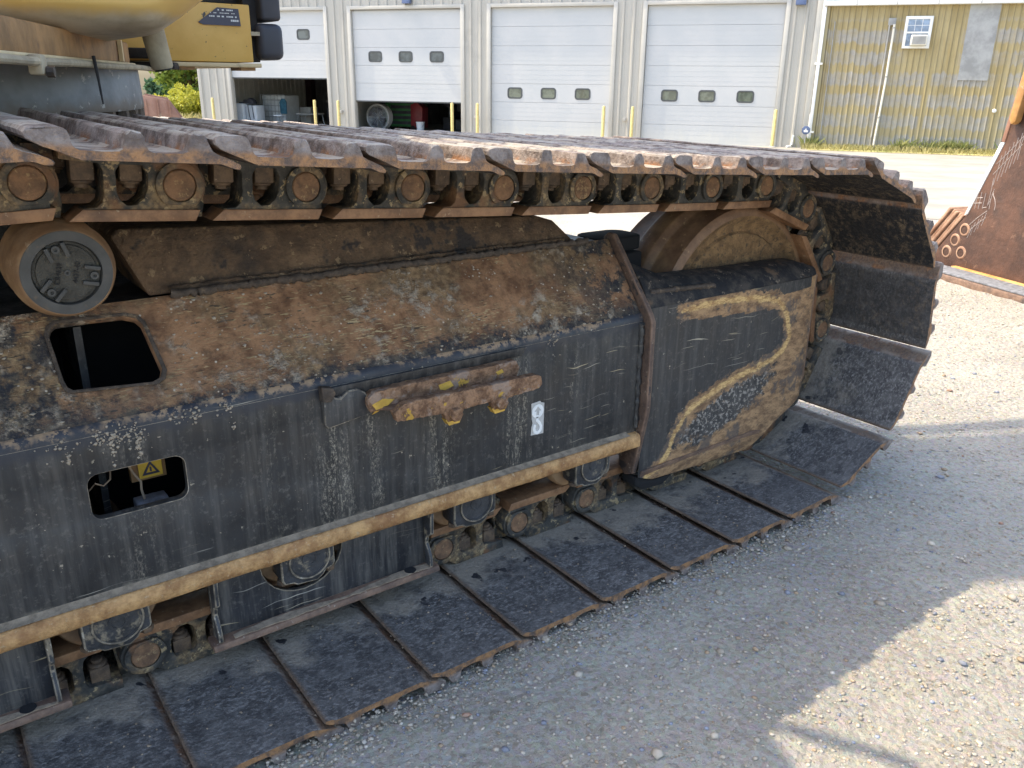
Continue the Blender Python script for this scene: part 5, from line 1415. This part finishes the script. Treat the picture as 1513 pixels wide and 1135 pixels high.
# ---- crumbs of dry mud lying on deck, shoes and nose
def stones(name, P_, S_, T_, mat, parent=None, seed=1, flat=.7):
    q = np.random.RandomState(seed)
    base = np.array([(1, 0, 0), (-1, 0, 0), (0, 1, 0), (0, -1, 0), (0, 0, 1), (0, 0, -1), (.6, .6, .6), (-.6, .6, .6), (.6, -.6, .6), (-.6, -.6, .6)], float)
    tri = np.array([(0, 6, 8), (0, 2, 6), (2, 7, 6), (6, 7, 4), (6, 4, 8), (8, 4, 9), (9, 4, 7), (1, 9, 7), (1, 7, 2), (1, 3, 9), (3, 8, 9), (3, 0, 8), (0, 5, 2), (2, 5, 1), (1, 5, 3), (3, 5, 0)])
    n = len(P_)
    B_ = base[None] * (1 + .35 * (q.rand(n, 10, 1) - .5)) * S_[:, None, None]
    B_ = B_ * np.stack([.75 + .6 * q.rand(n), .7 + .5 * q.rand(n), flat * (.6 + .5 * q.rand(n))], -1)[:, None, :]
    a = q.rand(n) * 6.283; c, s = np.cos(a)[:, None], np.sin(a)[:, None]
    X_ = B_[..., 0] * c - B_[..., 1] * s; Y_ = B_[..., 0] * s + B_[..., 1] * c
    V = np.stack([X_, Y_, B_[..., 2]], -1) + P_[:, None, :]
    F_ = tri[None] + (np.arange(n) * 10)[:, None, None]
    at = {}
    if T_ is not None: at['tone'] = ('FLOAT_COLOR', np.concatenate([np.repeat(T_, 10, 0), np.ones((n * 10, 1))], 1))
    return nmesh(name, V.reshape(-1, 3), F_.reshape(-1, 3), mat, parent, at, smooth=True)
q = np.random.RandomState(12)
n = 420
cc = q.rand(26, 2) * np.array([1.4, ln * .95]) + np.array([-.22, 0.0])
ci = q.randint(0, 26, n)
bx_ = cc[ci, 0] + q.randn(n) * .035; t_ = np.clip(cc[ci, 1] + q.randn(n) * .022, 0.002, ln - .004)
bx_ = np.where(q.rand(n) < .2, q.rand(n) * 1.45 - .25, bx_); bx_ = np.minimum(bx_, 1.22)
keep = ~((bx_ > -.02) & (bx_ < .17) & (t_ > .03))
bx_, t_ = bx_[keep], t_[keep]
PP = np.stack([bx_, y1 + uy * t_, z1 + uz * t_], -1)
o = stones('mud_crumbs', PP, .0012 + .0035 * q.rand(len(PP)) ** 3, None, 'mud_pale', ex, 3); o['kind'] = 'stuff'
PS = []
for xc, zc2, ns, dr_ in ((.035, .515, 110, .10), (.075, .512, 120, .05), (-.03, .505, 40, .03), (.17, .527, 40, .02), (.23, .525, 30, .05), (.62, .515, 30, .03), (.95, .528, 30, .02)):
    for k in range(ns):
        u_ = q.rand()
        if u_ < .6: PS.append((xc + q.randn() * .014, .2392, min(.535, zc2 + q.randn() * .011)))
        else: PS.append((xc + .01 + q.randn() * .0022, .2392, zc2 - q.rand() * dr_))
PS = np.array([p_ for p_ in PS if not (-.008 < p_[0] < .16 and .368 < p_[2] < .464)])
o = stones('mud_splash', PS, .0008 + .0024 * q.rand(len(PS)) ** 2, None, 'mud_pale', ex, 5, 1.1); o['kind'] = 'stuff'
n = 700
PP = np.stack([q.rand(n) * 2.0 - .2, .02 + q.rand(n) * .27, np.full(n, -.006)], -1)
PP = PP[PP[:, 0] < 1.6]
o = stones('mud_crumbs', PP, .0008 + .0025 * q.rand(len(PP)) ** 3, None, 'mud', ex, 4); o['kind'] = 'stuff'
# ---- loose stones on the yard
n = 60000
u = q.rand(n)
X_ = -.25 + 5.2 * u ** 1.7; Y_ = -1.05 + 3.0 * q.rand(n) ** 1.5
S_ = .0016 + .0042 * q.rand(n) ** 3
pal = np.array([(.42, .365, .285), (.50, .44, .35), (.32, .275, .21), (.58, .53, .45), (.20, .22, .27), (.36, .26, .16), (.27, .30, .37)])
T_ = pal[q.choice(7, n, p=[.34, .22, .22, .06, .06, .06, .04])] * (.8 + .35 * q.rand(n, 1))
nb_ = 300
XB = -.1 + 3.6 * q.rand(nb_) ** 1.3; YB = -.95 + 1.5 * q.rand(nb_)
TB = pal[q.choice(7, nb_, p=[.20, .12, .14, .04, .22, .18, .10])] * (.8 + .4 * q.rand(nb_, 1)); TB[::7] = (.36, .20, .13)
X_ = np.concatenate([X_, XB]); Y_ = np.concatenate([Y_, YB]); S_ = np.concatenate([S_, .004 + .010 * q.rand(nb_) ** 2.5]); T_ = np.concatenate([T_, TB])
nh = 2600
XH = -.25 + 2.0 * q.rand(nh); YH = .012 - .045 * np.abs(q.randn(nh)); hh2 = np.clip(.016 + YH * .35, 0, .02) * q.rand(nh)
SH = .0016 + .004 * q.rand(nh) ** 3; TH = pal[q.choice(7, nh, p=[.36, .14, .28, .04, .06, .08, .04])] * (.7 + .35 * q.rand(nh, 1))
X_ = np.concatenate([X_, XH]); Y_ = np.concatenate([Y_, YH]); S_ = np.concatenate([S_, SH]); T_ = np.concatenate([T_, TH])
Z_ = np.concatenate([np.zeros(len(X_) - nh), hh2]) - .043 + .004 * np.sin(X_ * 9 + 2 * np.sin(Y_ * 4)) * np.sin(Y_ * 11 + X_ * 3) + .003 * np.sin((X_ * .5 + Y_) * 31 + 3 * np.sin(X_ * 3))
o = stones('gravel', np.stack([X_, Y_, Z_ + S_ * .15], -1), S_, T_, 'pebble', None, 8)
tag(o, 'loose gravel and pebbles scattered over the pale yard', 'gravel', kind='stuff')
